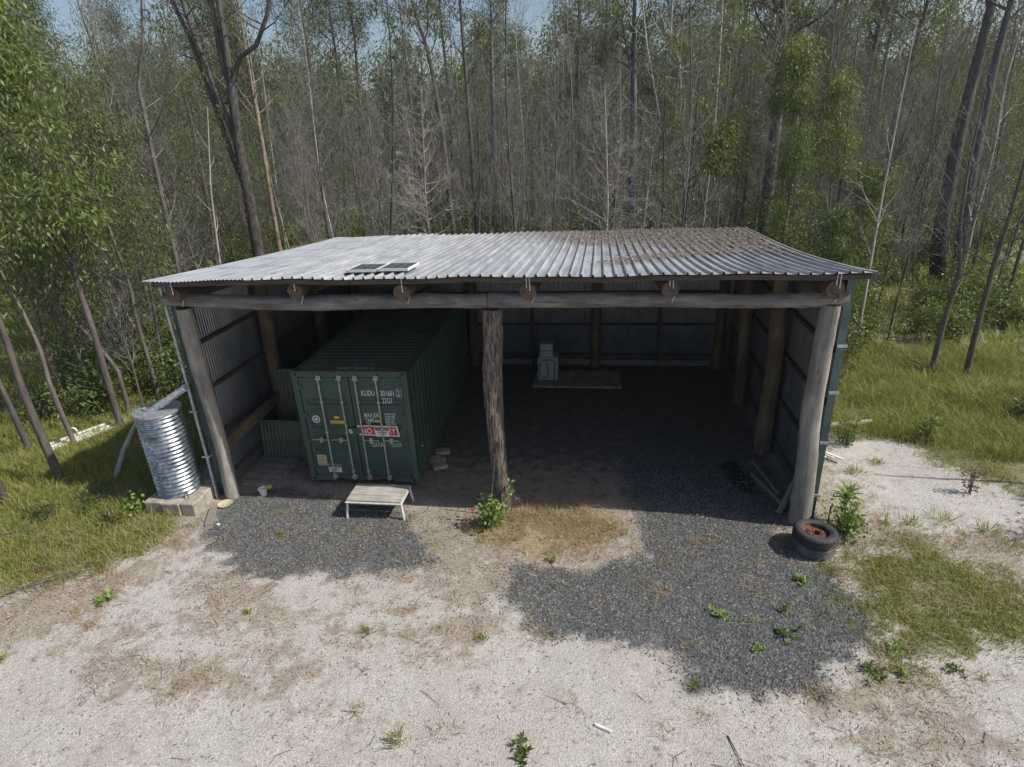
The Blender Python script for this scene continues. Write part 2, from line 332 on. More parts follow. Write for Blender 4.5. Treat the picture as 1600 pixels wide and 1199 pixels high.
LITTER = [[(-4.6, -3.2), (-2.5, -2.6), (-1.6, -1.6), (-1.6, -.5), (-1.0, -.2), (-.8, -2.0), (1, -2.35), (2.4, -2.3), (.6, -2.65), (-.8, -2.7), (-1.4, -3.2), (-1.7, -3.9), (-3, -4.6), (-5, -5)],
          [(-1.7, -4.0), (-.9, -3.55), (.2, -3.15), (1.6, -2.95), (3.2, -3.0), (4.9, -2.6), (5.6, -3.2), (4.9, -3.7), (3, -3.55), (1.5, -3.6), (0, -3.75), (-1.0, -4.35)], [(3.4, -2.2), (3.9, -1.4), (5.2, -2.), (5.0, -2.8), (4.2, -2.5)],
          [(10.3, -.3), (11.6, .4), (11.9, 3.4), (11.0, 3.6), (10.9, .6), (10.4, .1)], [(10.9, -.6), (11.9, -.5), (11.6, -1.3), (10.9, -1.8), (10.5, -1.2)], [(8.9, -3.9), (10.6, -3.1), (11.6, -3.2), (12.4, -3.0), (12.2, -3.7), (10.6, -4.2), (9.3, -4.4)],
          [(3.2, -.1), (4.6, -.2), (4.6, -1.3), (4.1, -1.9), (3.5, -1.2)]]
DRY = [(4.6, .15), (6.8, .2), (7.3, -.6), (6.6, -1.2), (5.8, -1.5), (5.0, -1.3), (4.3, -.9)]
OIL = [(9.35, 2.0), (9.75, 2.2), (10.0, 1.6), (9.95, .9), (9.6, .95), (9.4, 1.4)]
DIRT_R = [(11.2, -.3), (12.1, -.1), (13.2, -.2), (14.6, -.2), (14.9, -1.4), (13.4, -1.2), (12.2, -.9), (11.3, -.8)]
def masks(x, y):
    nz = (fbm(x*1.3, y*1.3, 1)-.5)*1.5; nf = (fbm(x*5, y*5, 9)-.5)*.7
    w = nz*.5+nf
    blue = np.maximum(pdist(x, y, BLUE[0]), pdist(x, y, BLUE[1])); blue = sst(-.3, .35, blue+w*.9)*(1-.45*sst(.6, 2.6, y+w))
    green = np.maximum(sst(-.5, .5, pdist(x, y, GREEN[0])+w*1.0), sst(-.5, .7, pdist(x, y, GREEN[1])+w*2.2)*.8)
    lit = -9.*np.ones_like(x)
    for p in LITTER: lit = np.maximum(lit, pdist(x, y, p))
    lit = sst(-.4, .8, lit+w*1.5)
    # bands of leaves swept along the yard
    band = sst(.50, .72, fbm(x*.55+3, y*1.1+x*.25, 21))*sst(-5.5, -4.3, y)*sst(.6, -.4, y)
    lit = np.maximum(lit, band*.75); lit = np.maximum(lit, .72*sst(-3.2, -1.2, y+w*1.6)*sst(13, 11, x)*sst(3, 1, y))
    lit = np.maximum(lit, .7*sst(-.3, .3, pdist(x, y, DIRT_R)+w*1.2))
    dry = sst(-.2, .25, pdist(x, y, DRY)+w*.6)
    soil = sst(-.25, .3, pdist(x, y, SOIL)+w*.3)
    oil = sst(-.08, .1, pdist(x, y, OIL)+w*.3)
    return blue, green, lit, dry, soil, oil

def gz(x, y):
    x = np.asarray(x, float); y = np.asarray(y, float)
    near = sst(-30, -6, x)*sst(60, 20, x)
    z = (fbm(x*.6, y*.6, 31)-.5)*.10*sst(.4, -1.0, pdist(x, y, SOIL)) + (fbm(x*4, y*4, 33, 3)-.5)*.02
    far = np.maximum(0, np.hypot(x-5, y)-14)
    return z+(fbm(x*.08, y*.08, 40)-.5)*1.0*np.clip(far/25, 0, 1)

xs = np.concatenate([-20-np.geomspace(1, 380, 26)[::-1], np.arange(-20, -9, .35), np.arange(-9, 17, .09), np.arange(17, 27, .35), 27+np.geomspace(.5, 380, 26)])
ys = np.concatenate([-9-np.geomspace(.5, 200, 14)[::-1], np.arange(-9, 9, .09), np.arange(9, 24, .35), 24+np.geomspace(.4, 380, 30)])
X, Y = np.meshgrid(xs, ys, indexing='ij'); Z = gz(X, Y)
mb = MB(); mb.grid(X, Y, Z)
m, n, l, b = new_mat('ground_surface')
def attr(nm):
    a = n.new('ShaderNodeAttribute'); a.attribute_name = nm; return a
a1 = attr('m_a'); a2 = attr('m_b'); s1 = n.new('ShaderNodeSeparateColor'); s2 = n.new('ShaderNodeSeparateColor')
l.new(a1.outputs['Color'], s1.inputs[0]); l.new(a2.outputs['Color'], s2.inputs[0])
v = gpos(n, l)
fine = noise(n, l, 38, 5, .75, v); mid = noise(n, l, 4, 6, .65, v); big = noise(n, l, .7, 5, .6, v)
vor = n.new('ShaderNodeTexVoronoi'); vor.inputs['Scale'].default_value = 70; l.new(v, vor.inputs['Vector'])
vor2 = n.new('ShaderNodeTexVoronoi'); vor2.inputs['Scale'].default_value = 30; l.new(v, vor2.inputs['Vector'])
white = ramp(n, l, fine.outputs[0], [(.28, (.26, .25, .235, 1)), (.48, (.43, .415, .39, 1)), (.7, (.60, .585, .555, 1))])
wh2 = mix(n, l, ramp(n, l, mid.outputs[0], [(.45, (0, 0, 0, 1)), (.75, (.8, .8, .8, 1))]).outputs[0], white.outputs[0], (.37, .34, .305, 1))
wh3 = mix(n, l, ramp(n, l, big.outputs[0], [(.42, (0, 0, 0, 1)), (.7, (.45, .45, .45, 1))]).outputs[0], wh2, (.37, .325, .28, 1))
peb = ramp(n, l, vor.outputs['Color'], [(.15, (.75, .75, .75, 1)), (.8, (1.12, 1.12, 1.12, 1))])
wh4 = mix(n, l, 1., wh3, peb.outputs[0], 'MULTIPLY')
bl = ramp(n, l, vor2.outputs['Color'], [(.0, (.042, .045, .046, 1)), (.5, (.082, .087, .088, 1)), (.85, (.15, .155, .155, 1)), (1., (.3, .3, .3, 1))])
bl2 = mix(n, l, ramp(n, l, mid.outputs[0], [(.55, (0, 0, 0, 1)), (.8, (.5, .5, .5, 1))]).outputs[0], bl.outputs[0], (.22, .19, .155, 1))
lt = ramp(n, l, noise(n, l, 22, 5, .8, v).outputs[0], [(.3, (.13, .103, .08, 1)), (.5, (.26, .215, .172, 1)), (.7, (.42, .375, .32, 1))])
gr = ramp(n, l, noise(n, l, 9, 6, .75, v).outputs[0], [(.3, (.07, .075, .028, 1)), (.55, (.15, .155, .06, 1)), (.75, (.30, .26, .15, 1))])
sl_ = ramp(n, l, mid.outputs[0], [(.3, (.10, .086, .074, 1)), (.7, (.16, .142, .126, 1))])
def thr(mask, amt=.9, nz=fine):   # mask broken up by fine noise
    return math_(n, l, 'MULTIPLY', math_(n, l, 'SUBTRACT', math_(n, l, 'ADD', mask, math_(n, l, 'MULTIPLY', math_(n, l, 'SUBTRACT', nz.outputs[0], .5), amt*2)), .25), 2.2, True)
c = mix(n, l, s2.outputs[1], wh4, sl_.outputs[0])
c = mix(n, l, math_(n, l, 'MULTIPLY', thr(s1.outputs[2], 1.3, mid), .8), c, lt.outputs[0])
c = mix(n, l, thr(s1.outputs[0], 1.0), c, bl2)
c = mix(n, l, math_(n, l, 'MULTIPLY', thr(s1.outputs[1], 1.2, mid), .85), c, gr.outputs[0])
c = mix(n, l, math_(n, l, 'MULTIPLY', thr(s2.outputs[0], 1.), .8), c, (.33, .26, .16, 1))
c = mix(n, l, s2.outputs[2], c, (.008, .008, .008, 1))
l.new(c, b.inputs['Base Color']); b.inputs['Roughness'].default_value = .95; b.inputs['Specular IOR Level'].default_value = .2
hh = math_(n, l, 'ADD', math_(n, l, 'MULTIPLY', fine.outputs[0], 1.), math_(n, l, 'MULTIPLY', vor.outputs['Distance'], -.35))
hh = math_(n, l, 'ADD', hh, math_(n, l, 'MULTIPLY', mid.outputs[0], 1.2))
bump(n, l, b, hh, .7, .02)
M['ground'] = m
ground = mb.build('ground', 'ground', None, True); tag(ground, kind='structure')
bm_ = masks(X, Y)
for nm, tri in (('m_a', bm_[:3]), ('m_b', bm_[3:])):
    at = ground.data.color_attributes.new(nm, 'FLOAT_COLOR', 'POINT')
    at.data.foreach_set('color', np.stack([t.ravel() for t in tri]+[np.ones(X.size)], -1).astype(np.float32).ravel())

# ---------------------------------------------------------------- the shed
def roof_z(x, y):
    x = np.asarray(x, float); y = np.asarray(y, float)
    t = np.clip((y+.36)/8.59, 0, 1)
    sag = .12*np.sin(math.pi*t**.85)*sst(4.5, 9.5, x)+.035*np.sin(math.pi*t)*sst(5, 1, x)
    return 4.79-.623*t-sag+.012*np.sin(x*1.7)+.008*np.sin(x*4.1+2)
shed = thing('open_shed', 'open-fronted pole shed of grey logs and corrugated iron in the clearing', 'shed')
LW, RW, BW = -1.36, 10.66, 8.18        # planes of the left, right and back wall
def corr(x0, x1, pitch, amp, per=6, ph=0):
    nn = max(2, int(round((x1-x0)/pitch*per))+1); u = np.linspace(x0, x1, nn); return u, amp*np.sin((u/pitch+ph)*2*math.pi)
YF, YB = -.36, 8.26
# corrugated roof sheets on the left bay
for k in range(3):
    x0 = -1.49+k*.655; x1 = x0+.70; u, h = corr(x0, x1, .076, .010, 6)
    mb = MB(); yv = np.linspace(YF+rng.uniform(-.01, .012), YB, 14); XX, YY = np.meshgrid(u, yv, indexing='ij')
    mb.grid(XX, YY, roof_z(XX, YY)+h[:, None]+.012+.0015*k); mb.build('roof_sheet', 'roof', shed, True)
mb = MB()
for yy in (1.5, 3.2, 4.9, 6.6):        # lapped ends and screws show as dotted rows
    for xx in np.arange(-1.42, .55, .076):
        z = float(roof_z(xx, yy))+.022; mb.box((xx-.012, yy-.012, z), (xx+.012, yy+.012, z+.012))
for yy in (.1, 2.7, 5.3, 7.9):
    for kx in range(56):
        xx = .44+kx*.1845+.03; z = float(roof_z(xx, yy))+.049; mb.box((xx-.01, yy-.01, z), (xx+.01, yy+.01, z+.01))
tag(mb.build('roof_screws', 'galv', shed), kind='stuff')
# square-ribbed sheets
pr = []
for k in range(4):
    a = k*.1845; pr += [(a, 0), (a+.008, .0), (a+.018, .042), (a+.040, .042), (a+.054, 0), (a+.056+.06, .002)]
pr.append((.1845*4+.012, 0)); pr = np.array(pr)
for k in range(14):
    x0 = .44+k*.738; mb = MB(); yv = np.linspace(YF+rng.uniform(-.018, .018), YB+rng.uniform(-.02, .02), 18)
    XX, YY = np.meshgrid(x0+pr[:, 0], yv, indexing='ij'); ZZ = roof_z(XX, YY)+pr[:, 1][:, None]+.008+.0016*(k % 2)
    mb.grid(XX, YY, ZZ)
    lo = mb.v[0].reshape(len(pr), len(yv), 3)[:, 0]; lo2 = lo-np.array([0, -.001, .0025])  # rolled front lip gives the cut edge its thickness
    s_ = np.stack([lo, lo2], 1).reshape(-1, 3); mb.add(s_, [(2*i, 2*i+1, 2*i+3, 2*i+2) for i in range(len(pr)-1)])
    mb.build('roof_sheet', 'roof', shed)
mb = MB(); yv = np.linspace(YF, YB, 20)
for i in range(19):
    z0, z1 = float(roof_z(10.79, yv[i])), float(roof_z(10.79, yv[i+1]))
    mb.add([(10.79, yv[i], z0+.03), (10.84, yv[i], z0+.03), (10.84, yv[i], z0-.10), (10.79, yv[i+1], z1+.03), (10.84, yv[i+1], z1+.03), (10.84, yv[i+1], z1-.10)], [(0, 1, 4, 3), (1, 2, 5, 4)])
mb.build('barge_flashing', 'roof', shed)
# purlins
for j, yy in enumerate((-.30, 1.35, 3.05, 4.75, 6.45, 8.0)):
    for x0, x1 in ((-1.35, 2.4), (2.41, 6.2), (6.21, 10.75)):
        mb = MB(); P = np.linspace(x0, x1, 8)
        for i in range(7):
            za, zb = float(roof_z(P[i], yy)), float(roof_z(P[i+1], yy)); w = .028 if j else .03
            mb.add([(P[i], yy-w, za-.085), (P[i+1], yy-w, zb-.085), (P[i+1], yy+w, zb-.085), (P[i], yy+w, za-.085), (P[i], yy-w, za-.006), (P[i+1], yy-w, zb-.006), (P[i+1], yy+w, zb-.006), (P[i], yy+w, za-.006)],
                   [(0, 3, 2, 1), (4, 5, 6, 7), (0, 1, 5, 4), (2, 3, 7, 6)]+([(3, 0, 4, 7)] if i == 0 else [])+([(1, 2, 6, 5)] if i == 6 else []))
        mb.build('purlin', 'purlin', shed)
def logm(P, r, k=20, seg=26, seed=0, wob=.02, knots=3):
    P = np.asarray(P, float); t = np.linspace(0, 1, len(P)); tt = np.linspace(0, 1, seg)
    Q = np.stack([np.interp(tt, t, P[:, i]) for i in range(3)], 1); rr = np.interp(tt, t, r)
    rg = np.random.default_rng(seed); a = np.arange(k)*2*math.pi/k
    Q = Q+np.stack([wob*np.sin(tt*rg.uniform(4, 9)+rg.uniform(0, 6)) for _ in range(3)], 1)*np.array([1, 1, 1])
    mb = MB(); mb.tube(Q, rr, k, caps=False); V = mb.v[0].reshape(seg, k, 3)
    f = 1+.05*np.sin(a*2+rg.uniform(0, 6))[None]+.035*np.sin(a*5+3*tt[:, None]+rg.uniform(0, 6))+.028*rg.standard_normal((seg, k))+.03*np.sin(a*3-tt[:, None]*17+rg.uniform(0, 6))
    for _ in range(knots):
        k0, a0 = rg.uniform(.1, .9), rg.uniform(0, 6.28); f = f+.16*np.exp(-((tt[:, None]-k0)/.018)**2-((np.angle(np.exp(1j*(a[None]-a0))))/.35)**2)
    V[:] = Q[:, None]+(V-Q[:, None])*f[..., None]
    for e in (0, seg-1):
        ring = V[e]; c = ring.mean(0); tt_ = [((x+1) % k, x, k) if e == 0 else (x, (x+1) % k, k) for x in range(k)]; mb.add(np.vstack([ring, c]), t=tt_, mi=1)
    return mb
def post(x, y, z1, r0, r1, mat, seed, lean=(0, 0), lab=None, k=20, seg=26, wob=.02, bulge=None):
    P = [(x, y, -.25), (x+lean[0]*.3, y+lean[1]*.3, z1*.33), (x+lean[0]*.7, y+lean[1]*.7, z1*.66), (x+lean[0], y+lean[1], z1)]
    o = logm(P, [r0*1.06, (r0*2+r1)/3*(bulge or 1), (r0+2*r1)/3*(bulge or 1), r1], k, seg, seed, wob).build('post', [mat, 'log_end'], shed, True, 50)
    if lab: o['label'] = lab
    return o
post(-1.09, 0, 4.19, .125, .15, 'log', 1, (.03, 0), 'smooth grey front post on the left')
pc = post(4.78, 0, 4.19, .115, .16, 'bark', 2, (0, 0), 'rough-barked front post in the middle', 28, 70, .03, 1.12)
me = pc.data; rg = np.random.default_rng(5)   # bark ridges
co = np.zeros(len(me.vertices)*3); me.vertices.foreach_get('co', co); co = co.reshape(-1, 3)
d = co[:, :2]-np.array([4.78, 0]); an = np.arctan2(d[:, 1], d[:, 0]); rr = np.hypot(d[:, 0], d[:, 1])
rid = 1+.07*np.abs(np.sin(an*7+np.sin(co[:, 2]*3)*1.2))*(fbm(an*2+9, co[:, 2]*2.5, 3) > .42)+.012*rg.standard_normal(len(co))
sel = rr > .05; co[sel, :2] = np.array([4.78, 0])+d[sel]*rid[sel, None]; me.vertices.foreach_set('co', co.ravel()); me.update()
post(10.4, 0, 4.19, .175, .14, 'log', 3, (-.02, .0), 'smooth grey front post on the right, thick at the foot', wob=.035)
for i, yy in enumerate((2.66, 5.32)):
    post(-1.12, yy, float(roof_z(-1, yy))-.3, .15, .15, 'log_brown', 11+i, (.02, 0)); post(10.42, yy, float(roof_z(10.4, yy))-.3, .17, .15, 'log_brown', 21+i, (-.05, 0))
for i, xx in enumerate((-1.1, 2.72, 6.6, 10.3)): post(xx, 7.98, float(roof_z(xx, 7.98))-.36, .15, .14, 'log_brown', 31+i)
# front beam: two logs butted over the middle post, knotty and bowed
logm([(-1.37, -.01, 4.35), (.2, -.01, 4.335), (1.7, -.02, 4.285), (3.2, -.02, 4.295), (4.74, -.01, 4.33)], [.12, .135, .15, .135, .13], 20, 40, 41, .02, 7).build('beam', ['log_x', 'log_end'], shed, True, 50)
logm([(4.76, -.01, 4.33), (5.8, -.02, 4.30), (7.6, -.02, 4.285), (9.2, -.01, 4.275), (10.62, -.01, 4.325)], [.135, .125, .12, .11, .115], 20, 40, 42, .022, 7).build('beam', ['log_x', 'log_end'], shed, True, 50)
logm([(-1.3, 7.98, 3.9), (4.5, 7.98, 3.86), (10.5, 7.98, 3.9)], [.13, .14, .13], 12, 20, 43).build('beam', ['log_x', 'log_end'], shed, True, 50)
# rafters and their tie-downs
for i, (xr, dy) in enumerate(((-1.0, .0), (1.34, .03), (3.31, -.02), (5.49, .0), (7.8, .02), (10.30, .0))):
    y0 = -.30+dy; zz = [float(roof_z(xr, q))-.105-.135 for q in (y0, 3.8, 8.05)]
    logm([(xr, y0, zz[0]), (xr+rng.uniform(-.05, .05), 3.8, zz[1]+.01), (xr, 8.05, zz[2])], [.14, .125, .115], 16, 20, 50+i, .008, 2).build('rafter', ['rafter', 'log_end'], shed, True, 50)
    mb = MB(); q = y0-.01                                # bent steel strap: up to the purlin and down round the beam
    mb.tube([(xr+.03, q-.012, zz[0]+.25), (xr+.035, q-.018, zz[0]+.02)], .011, 6)
    mb.tube([(xr+.12, q+.10, zz[0]-.03), (xr+.10, -.17, zz[0]-.10), (xr+.045, -.185, zz[0]-.24)], .011, 6)
    if i in (3, 4, 5): mb.tube([(xr-.02, q-.015, zz[0]+.25), (xr-.02, q-.018, zz[0]+.06)], .009, 6)
    mb.build('tie_rod', 'steel_bolt', shed, True)
# walls: one object per sheet
def wsheet(axis, c0, c1, plane, sgn):
    u, h = corr(c0, c1, .076, .012, 6); mb = MB()
    if axis == 'y':
        top = roof_z(plane, u)-.01; XX = np.stack([plane+h*sgn]*2, 1); UU = np.stack([u]*2, 1); ZZ = np.stack([0*u-.05, top], 1); mb.grid(XX, UU, ZZ)
    else:
        top = roof_z(u, plane)-.01; YY = np.stack([plane+h*sgn]*2, 1); UU = np.stack([u]*2, 1); ZZ = np.stack([0*u-.05, top], 1); mb.grid(UU, YY, ZZ)
    mb.build('wall_sheet', 'wall_metal', shed, True)
yy = np.arange(.13, BW, .762)
for i, a in enumerate(yy):
    e = min(a+.775, BW+.015); off = .0022*(i % 2)
    wsheet('y', a, e, LW-off, 1); wsheet('y', a, e, RW+off, 1)
for i, a in enumerate(np.arange(LW-.012, RW-.05, .762)): wsheet('x', a, min(a+.775, RW+.015), BW+.0022*(i % 2), 1)
# girts
for z in (.34, 1.34, 2.36, 3.34):
    for a, e in ((.2, 2.60), (2.72, 5.28), (5.38, 7.9)):
        for xx in (LW+.045, RW-.045):
            mb = MB(); mb.box((xx-.028, a, z-.035), (xx+.028, e, z+.035)); mb.build('girt', 'purlin', shed)
    for a, e in ((-1.0, 2.6), (2.8, 6.5), (6.7, 10.2)):
        mb = MB(); mb.box((a, BW-.08, z-.035), (e, BW-.02, z+.035)); mb.build('girt', 'purlin', shed)
for xx in (.9, 4.6, 8.5):
    mb = MB(); mb.box((xx-.035, BW-.15, -.02), (xx+.035, BW-.082, 4.0)); mb.build('stud', 'purlin', shed)
# back wall kick board and wide shelf board on the left wall
mb = MB(); mb.box((2.9, BW-.15, .02), (6.4, BW-.12, .22)); mb.box((6.75, BW-.15, .02), (10.1, BW-.12, .2)); mb.build('kick_board', 'plank', shed)
mb = MB(); mb.add([(-1.0, .16, 1.33), (-.98, 2.45, 1.46), (-1.02, 2.45, 1.16), (-1.04, .16, 1.08), (-1.05, .16, 1.33), (-1.03, 2.45, 1.46), (-1.07, 2.45, 1.16), (-1.09, .16, 1.08)],
    [(0, 3, 2, 1), (4, 5, 6, 7), (0, 1, 5, 4), (3, 7, 6, 2), (0, 4, 7, 3), (1, 2, 6, 5)]); mb.build('slab_board', 'log_brown', shed)
# corner flashings with clips, downpipe on the left corner
mb = MB(); mb.box((10.60, .085, 0), (10.73, .105, 4.68)); mb.box((10.70, .106, 0), (10.73, .24, 4.68)); fl = mb.build('corner_flashing', 'flash_green', shed)
for z in (.52, 1.62, 2.6, 3.45):
    mb = MB(); mb.box((10.60, .05, z), (10.76, .083, z+.045)); mb.build('clip', 'galv', fl)
mb = MB(); mb.box((-1.42, .08, 0), (-1.30, .10, 4.66)); mb.box((-1.42, .101, 0), (-1.395, .22, 4.66)); mb.build('corner_flashing', 'flash_green', shed)
mb = MB(); mb.tube([(-1.45, .0, 4.6), (-1.44, .0, 3.5), (-1.43, -.02, .6), (-1.42, -.05, 0)], .033, 10); dp = mb.build('downpipe', 'galv', shed, True)
for z in (1.0, 2.05, 3.1):
    mb = MB(); mb.tube([(-1.52, -.045, z), (-1.36, -.045, z)], .018, 6); mb.tube([(-1.38, -.045, z), (-1.36, .09, z)], .014, 6); mb.build('pipe_bracket', 'pvc' if z < 1.5 else 'galv', dp, True)
# leaf litter lying on the roof
N = 52000; x = rng.uniform(3.5, 10.7, N); y = rng.uniform(.6, 8.2, N)
dens = sst(3.2, 8, y+1.3*(x-7)*.35+3.4*(fbm(x*.8, y*.8, 61)-.5))*sst(3.2, 7.2, x)
dens = np.maximum(dens, .9*np.exp(-((y-2.5-1.2*np.sin(x*.8))/.55)**2)*sst(6.3, 7.3, x)*sst(10.3, 9.4, x)); k = rng.random(N) < dens
x, y = x[k], y[k]; mb = MB(); a = rng.uniform(0, 6.28, len(x)); D = np.stack([np.cos(a), np.sin(a), rng.uniform(-.1, .25, len(x))], -1)
mb.leaves(np.stack([x, y, roof_z(x, y)+.014+rng.uniform(0, .045, len(x))], -1), D, rng.uniform(.04, .12, len(x)), rng.uniform(.014, .032, len(x)), np.stack([rng.normal(0, .3, len(x)), rng.normal(0, .3, len(x)), np.ones(len(x))], -1))
M['litter_grey'] = leafmat('weathered_leaves', [(.06, .05, .042), (.13, .105, .085), (.20, .17, .145), (.33, .30, .265)], 0, .9)
tag(mb.build('roof_leaf_litter', 'litter_grey'), 'dry brown leaves lying in the pans at the back of the iron roof', 'leaves', kind='stuff')
# thin fallen sticks on the roof are left to the litter

# ---------------------------------------------------------------- solar panels
sp = None
for i, (xx, lab) in enumerate(((2.46, 'black solar panel with white frame, left one of the pair on the roof edge'), (3.05, 'black solar panel with white frame, right one of the pair on the roof edge'))):
    t = thing('solar_panel', lab, 'solar panel', (xx, .46, float(roof_z(xx, .46))+.085), 0, 'solar panels on the roof')
    t.rotation_euler = (R(-3.), 0, 0)
    w, h = .265, .34
    mb = MB(); mb.box((-w, -h, .02), (w, h, .036)); mb.build('cell_panel', 'cell', t)
    mb = MB(); mb.box((-w-.02, -h-.02, 0), (w+.02, -h, .045)); mb.box((-w-.02, h, 0), (w+.02, h+.02, .045)); mb.box((-w-.02, -h, 0), (-w, h, .045)); mb.box((w, -h, 0), (w+.02, h, .045)); mb.build('frame', 'white', t)
    mb = MB()
    for gx in (-.09, .09): mb.box((gx-.003, -h+.002, .037), (gx+.003, h-.002, .039))
    for gy in (-.17, 0, .17): mb.box((-w+.002, gy-.003, .0372), (w-.002, gy+.003, .0387))
    mb.build('busbars', 'galv', t)
    mb = MB()
    for px in (-w, w-.03): mb.box((px, -h-.01, -.03), (px+.03, -h+.02, .0))
    mb.build('bracket', 'black_plastic', t)

# ---------------------------------------------------------------- shipping container
KO = (.442, .617, .10); KR = .02
con = thing('shipping_container', 'dark green steel shipping container with white locking bars, parked inside the shed', 'container', KO, KR)
W, L_, H = 2.438, 6.058, 2.591
for (cx, cy) in ((0, 0), (W-.178, 0), (0, L_-.162), (W-.178, L_-.162)):
    for cz in (0, H-.118):
        mb = MB(); mb.bbox((cx-.003, cy-.003, cz), (cx+.181, cy+.165, cz+.121), .01); cf = mb.build('corner_casting', 'cgreen', con)
        mb = MB(); q = cy-.0045 if cy == 0 else cy+.1665   # oval hole on the end face
        a = np.arange(14)*2*math.pi/14; ring = np.stack([cx+.089+.034*np.cos(a), 0*a+q, cz+.06+.045*np.sin(a)], -1); mb.add(np.vstack([ring, ring.mean(0)]), t=[(i, (i+1) % 14, 14) for i in range(14)])
        if cz > 1:
            ring = np.stack([cx+.089+.034*np.cos(a), cy+.08+.05*np.sin(a), 0*a+cz+.1225], -1); mb.add(np.vstack([ring, ring.mean(0)]), t=[(i, (i+1) % 14, 14) for i in range(14)])
        mb.build('hole', 'black_gap', cf)
for (cx, cy) in ((0, 0), (W-.12, 0), (0, L_-.12), (W-.12, L_-.12)):
    mb = MB(); mb.box((cx, cy+.002, .121), (cx+.12, cy+.12, H-.118)); mb.build('corner_post', 'cgreen', con)
mb = MB(); mb.bbox((.182, .004, H-.13), (W-.182, .09, H-.012), .01); mb.build('header_rail', 'cgreen', con)
mb = MB(); mb.bbox((.182, .004, .02), (.55, .09, .15), .008); mb.bbox((.85, .004, .05), (W-.85, .09, .15), .008); mb.bbox((W-.55, .004, .02), (W-.182, .09, .15), .008); mb.box((.55, .02, .07), (.85, .088, .148)); mb.box((W-.85, .02, .07), (W-.55, .088, .148)); mb.build('sill_rail', 'cgreen', con)
for xx in (0, W-.06):
    mb = MB(); mb.box((xx+.002, .165, .0), (xx+.058, L_-.165, .15)); mb.build('bottom_rail', 'cgreen', con)
    mb = MB(); mb.box((xx+.002, .165, H-.10), (xx+.058, L_-.165, H-.02)); mb.build('top_rail', 'cgreen', con)
def trap(u0, u1, pitch, dep):
    P = []; u = u0
    while u < u1-pitch: P += [(u, 0), (u+.25*pitch, 0), (u+.5*pitch, dep), (u+.75*pitch, dep)]; u += pitch
    P.append((u1, 0)); return np.array(P)
p = trap(.12, L_-.12, .278, .036)
for xx, s in ((.006, 1), (W-.006, -1)):
    mb = MB(); XX = np.stack([xx+s*p[:, 1]]*2, 1); YY = np.stack([p[:, 0]]*2, 1); ZZ = np.stack([0*p[:, 0]+.14, 0*p[:, 0]+H-.09], 1)
    if s < 0: XX, YY, ZZ = XX[:, ::-1], YY[:, ::-1], ZZ[:, ::-1]
    mb.grid(XX, YY, ZZ); mb.build('side_panel', 'cgreen', con)
p2 = trap(.12, W-.12, .25, .036); mb = MB(); mb.grid(np.stack([p2[:, 0]]*2, 1), np.stack([L_-.01-p2[:, 1]]*2, 1), np.stack([0*p2[:, 0]+.05, 0*p2[:, 0]+H-.05], 1)); mb.build('end_panel', 'cgreen', con)
p = trap(.55, L_-.12, .209, .02); p = np.vstack([[(.12, 0)], p]); mb = MB(); mb.grid(np.stack([0*p[:, 0]+.03, 0*p[:, 0]+W-.03], 1), np.stack([p[:, 0]]*2, 1), np.stack([H-.022-p[:, 1]]*2, 1)); mb.build('roof_panel', 'croof', con)
mb = MB(); mb.box((.06, .09, .12), (W-.06, L_-.05, .145)); mb.build('floor_panel', 'purlin', con)
mb = MB(); mb.box((.182, .008, H-.0215), (W-.182, .53, H-.006)); mb.build('roof_plate', 'croof', con)
def door(x0, x1, side):
    z0, z1 = .165, H-.15; mb = MB(); rec = [(.78, .86), (1.30, 1.40), (1.80, 1.90)] ; yd = .022
    # vertical profile with four proud panels and three inset bands; flat stiles each side
    zs = [(z0, 0)]
    for a, e in ((.72, .82), (1.28, 1.40), (1.83, 1.93)): zs += [(a, 0), (a+.03, .03), (e-.0, .03), (e+.03, 0)]
    zs.append((z1, 0)); zs = np.array(zs); xi0, xi1 = x0+.10, x1-.10
    mb.grid(np.stack([0*zs[:, 0]+xi0, 0*zs[:, 0]+xi1], 1), np.stack([yd+zs[:, 1]]*2, 1), np.stack([zs[:, 0]]*2, 1))
    mb.v[-1] = mb.v[-1]; mb.box((x0, yd-.001, z0), (xi0, yd+.045, z1)); mb.box((xi1, yd-.001, z0), (x1, yd+.045, z1)); mb.box((xi0, yd+.031, z0), (xi1, yd+.05, z1))
    d = mb.build('door', 'cgreen', con)
    mb = MB(); gx0, gx1 = x0-.012, x1+.012     # rubber gasket
    mb.box((gx0, yd+.006, z0-.014), (gx1, yd+.03, z0)); mb.box((gx0, yd+.006, z1), (gx1, yd+.03, z1+.016)); mb.box((gx0, yd+.006, z0), (x0, yd+.03, z1)); mb.box((x1, yd+.006, z0), (gx1, yd+.03, z1)); mb.build('gasket', 'black_gap', d)
    for hz in (.35, .95, 1.55, 2.2):
        mb = MB(); a = x0-.045 if side < 0 else x1-.055; mb.box((a, -.006, hz), (a+.10, .020, hz+.09)); mb.build('hinge', 'cgreen', d)
    return d
dL = door(.135, 1.185, -1); dR = door(1.215, 2.303, 1)
for d_, bx, hd in ((dL, .57, -1), (dL, 1.01, -1), (dR, 1.35, 1), (dR, 1.79, 1)):
    mb = MB(); mb.cyl((bx, -.032, .06), (bx, -.032, H-.07), .0165, 10)
    for z in (.09, H-.19): mb.box((bx-.035, -.03, z), (bx+.055, -.004, z+.10)); mb.box((bx-.045, -.052, z+.02), (bx+.045, -.030, z+.055))
    for z in (.26, 1.2, 1.9): mb.box((bx-.028, -.05, z), (bx+.028, .02, z+.03))
    mb.build('locking_bar', 'bar', d_, False)
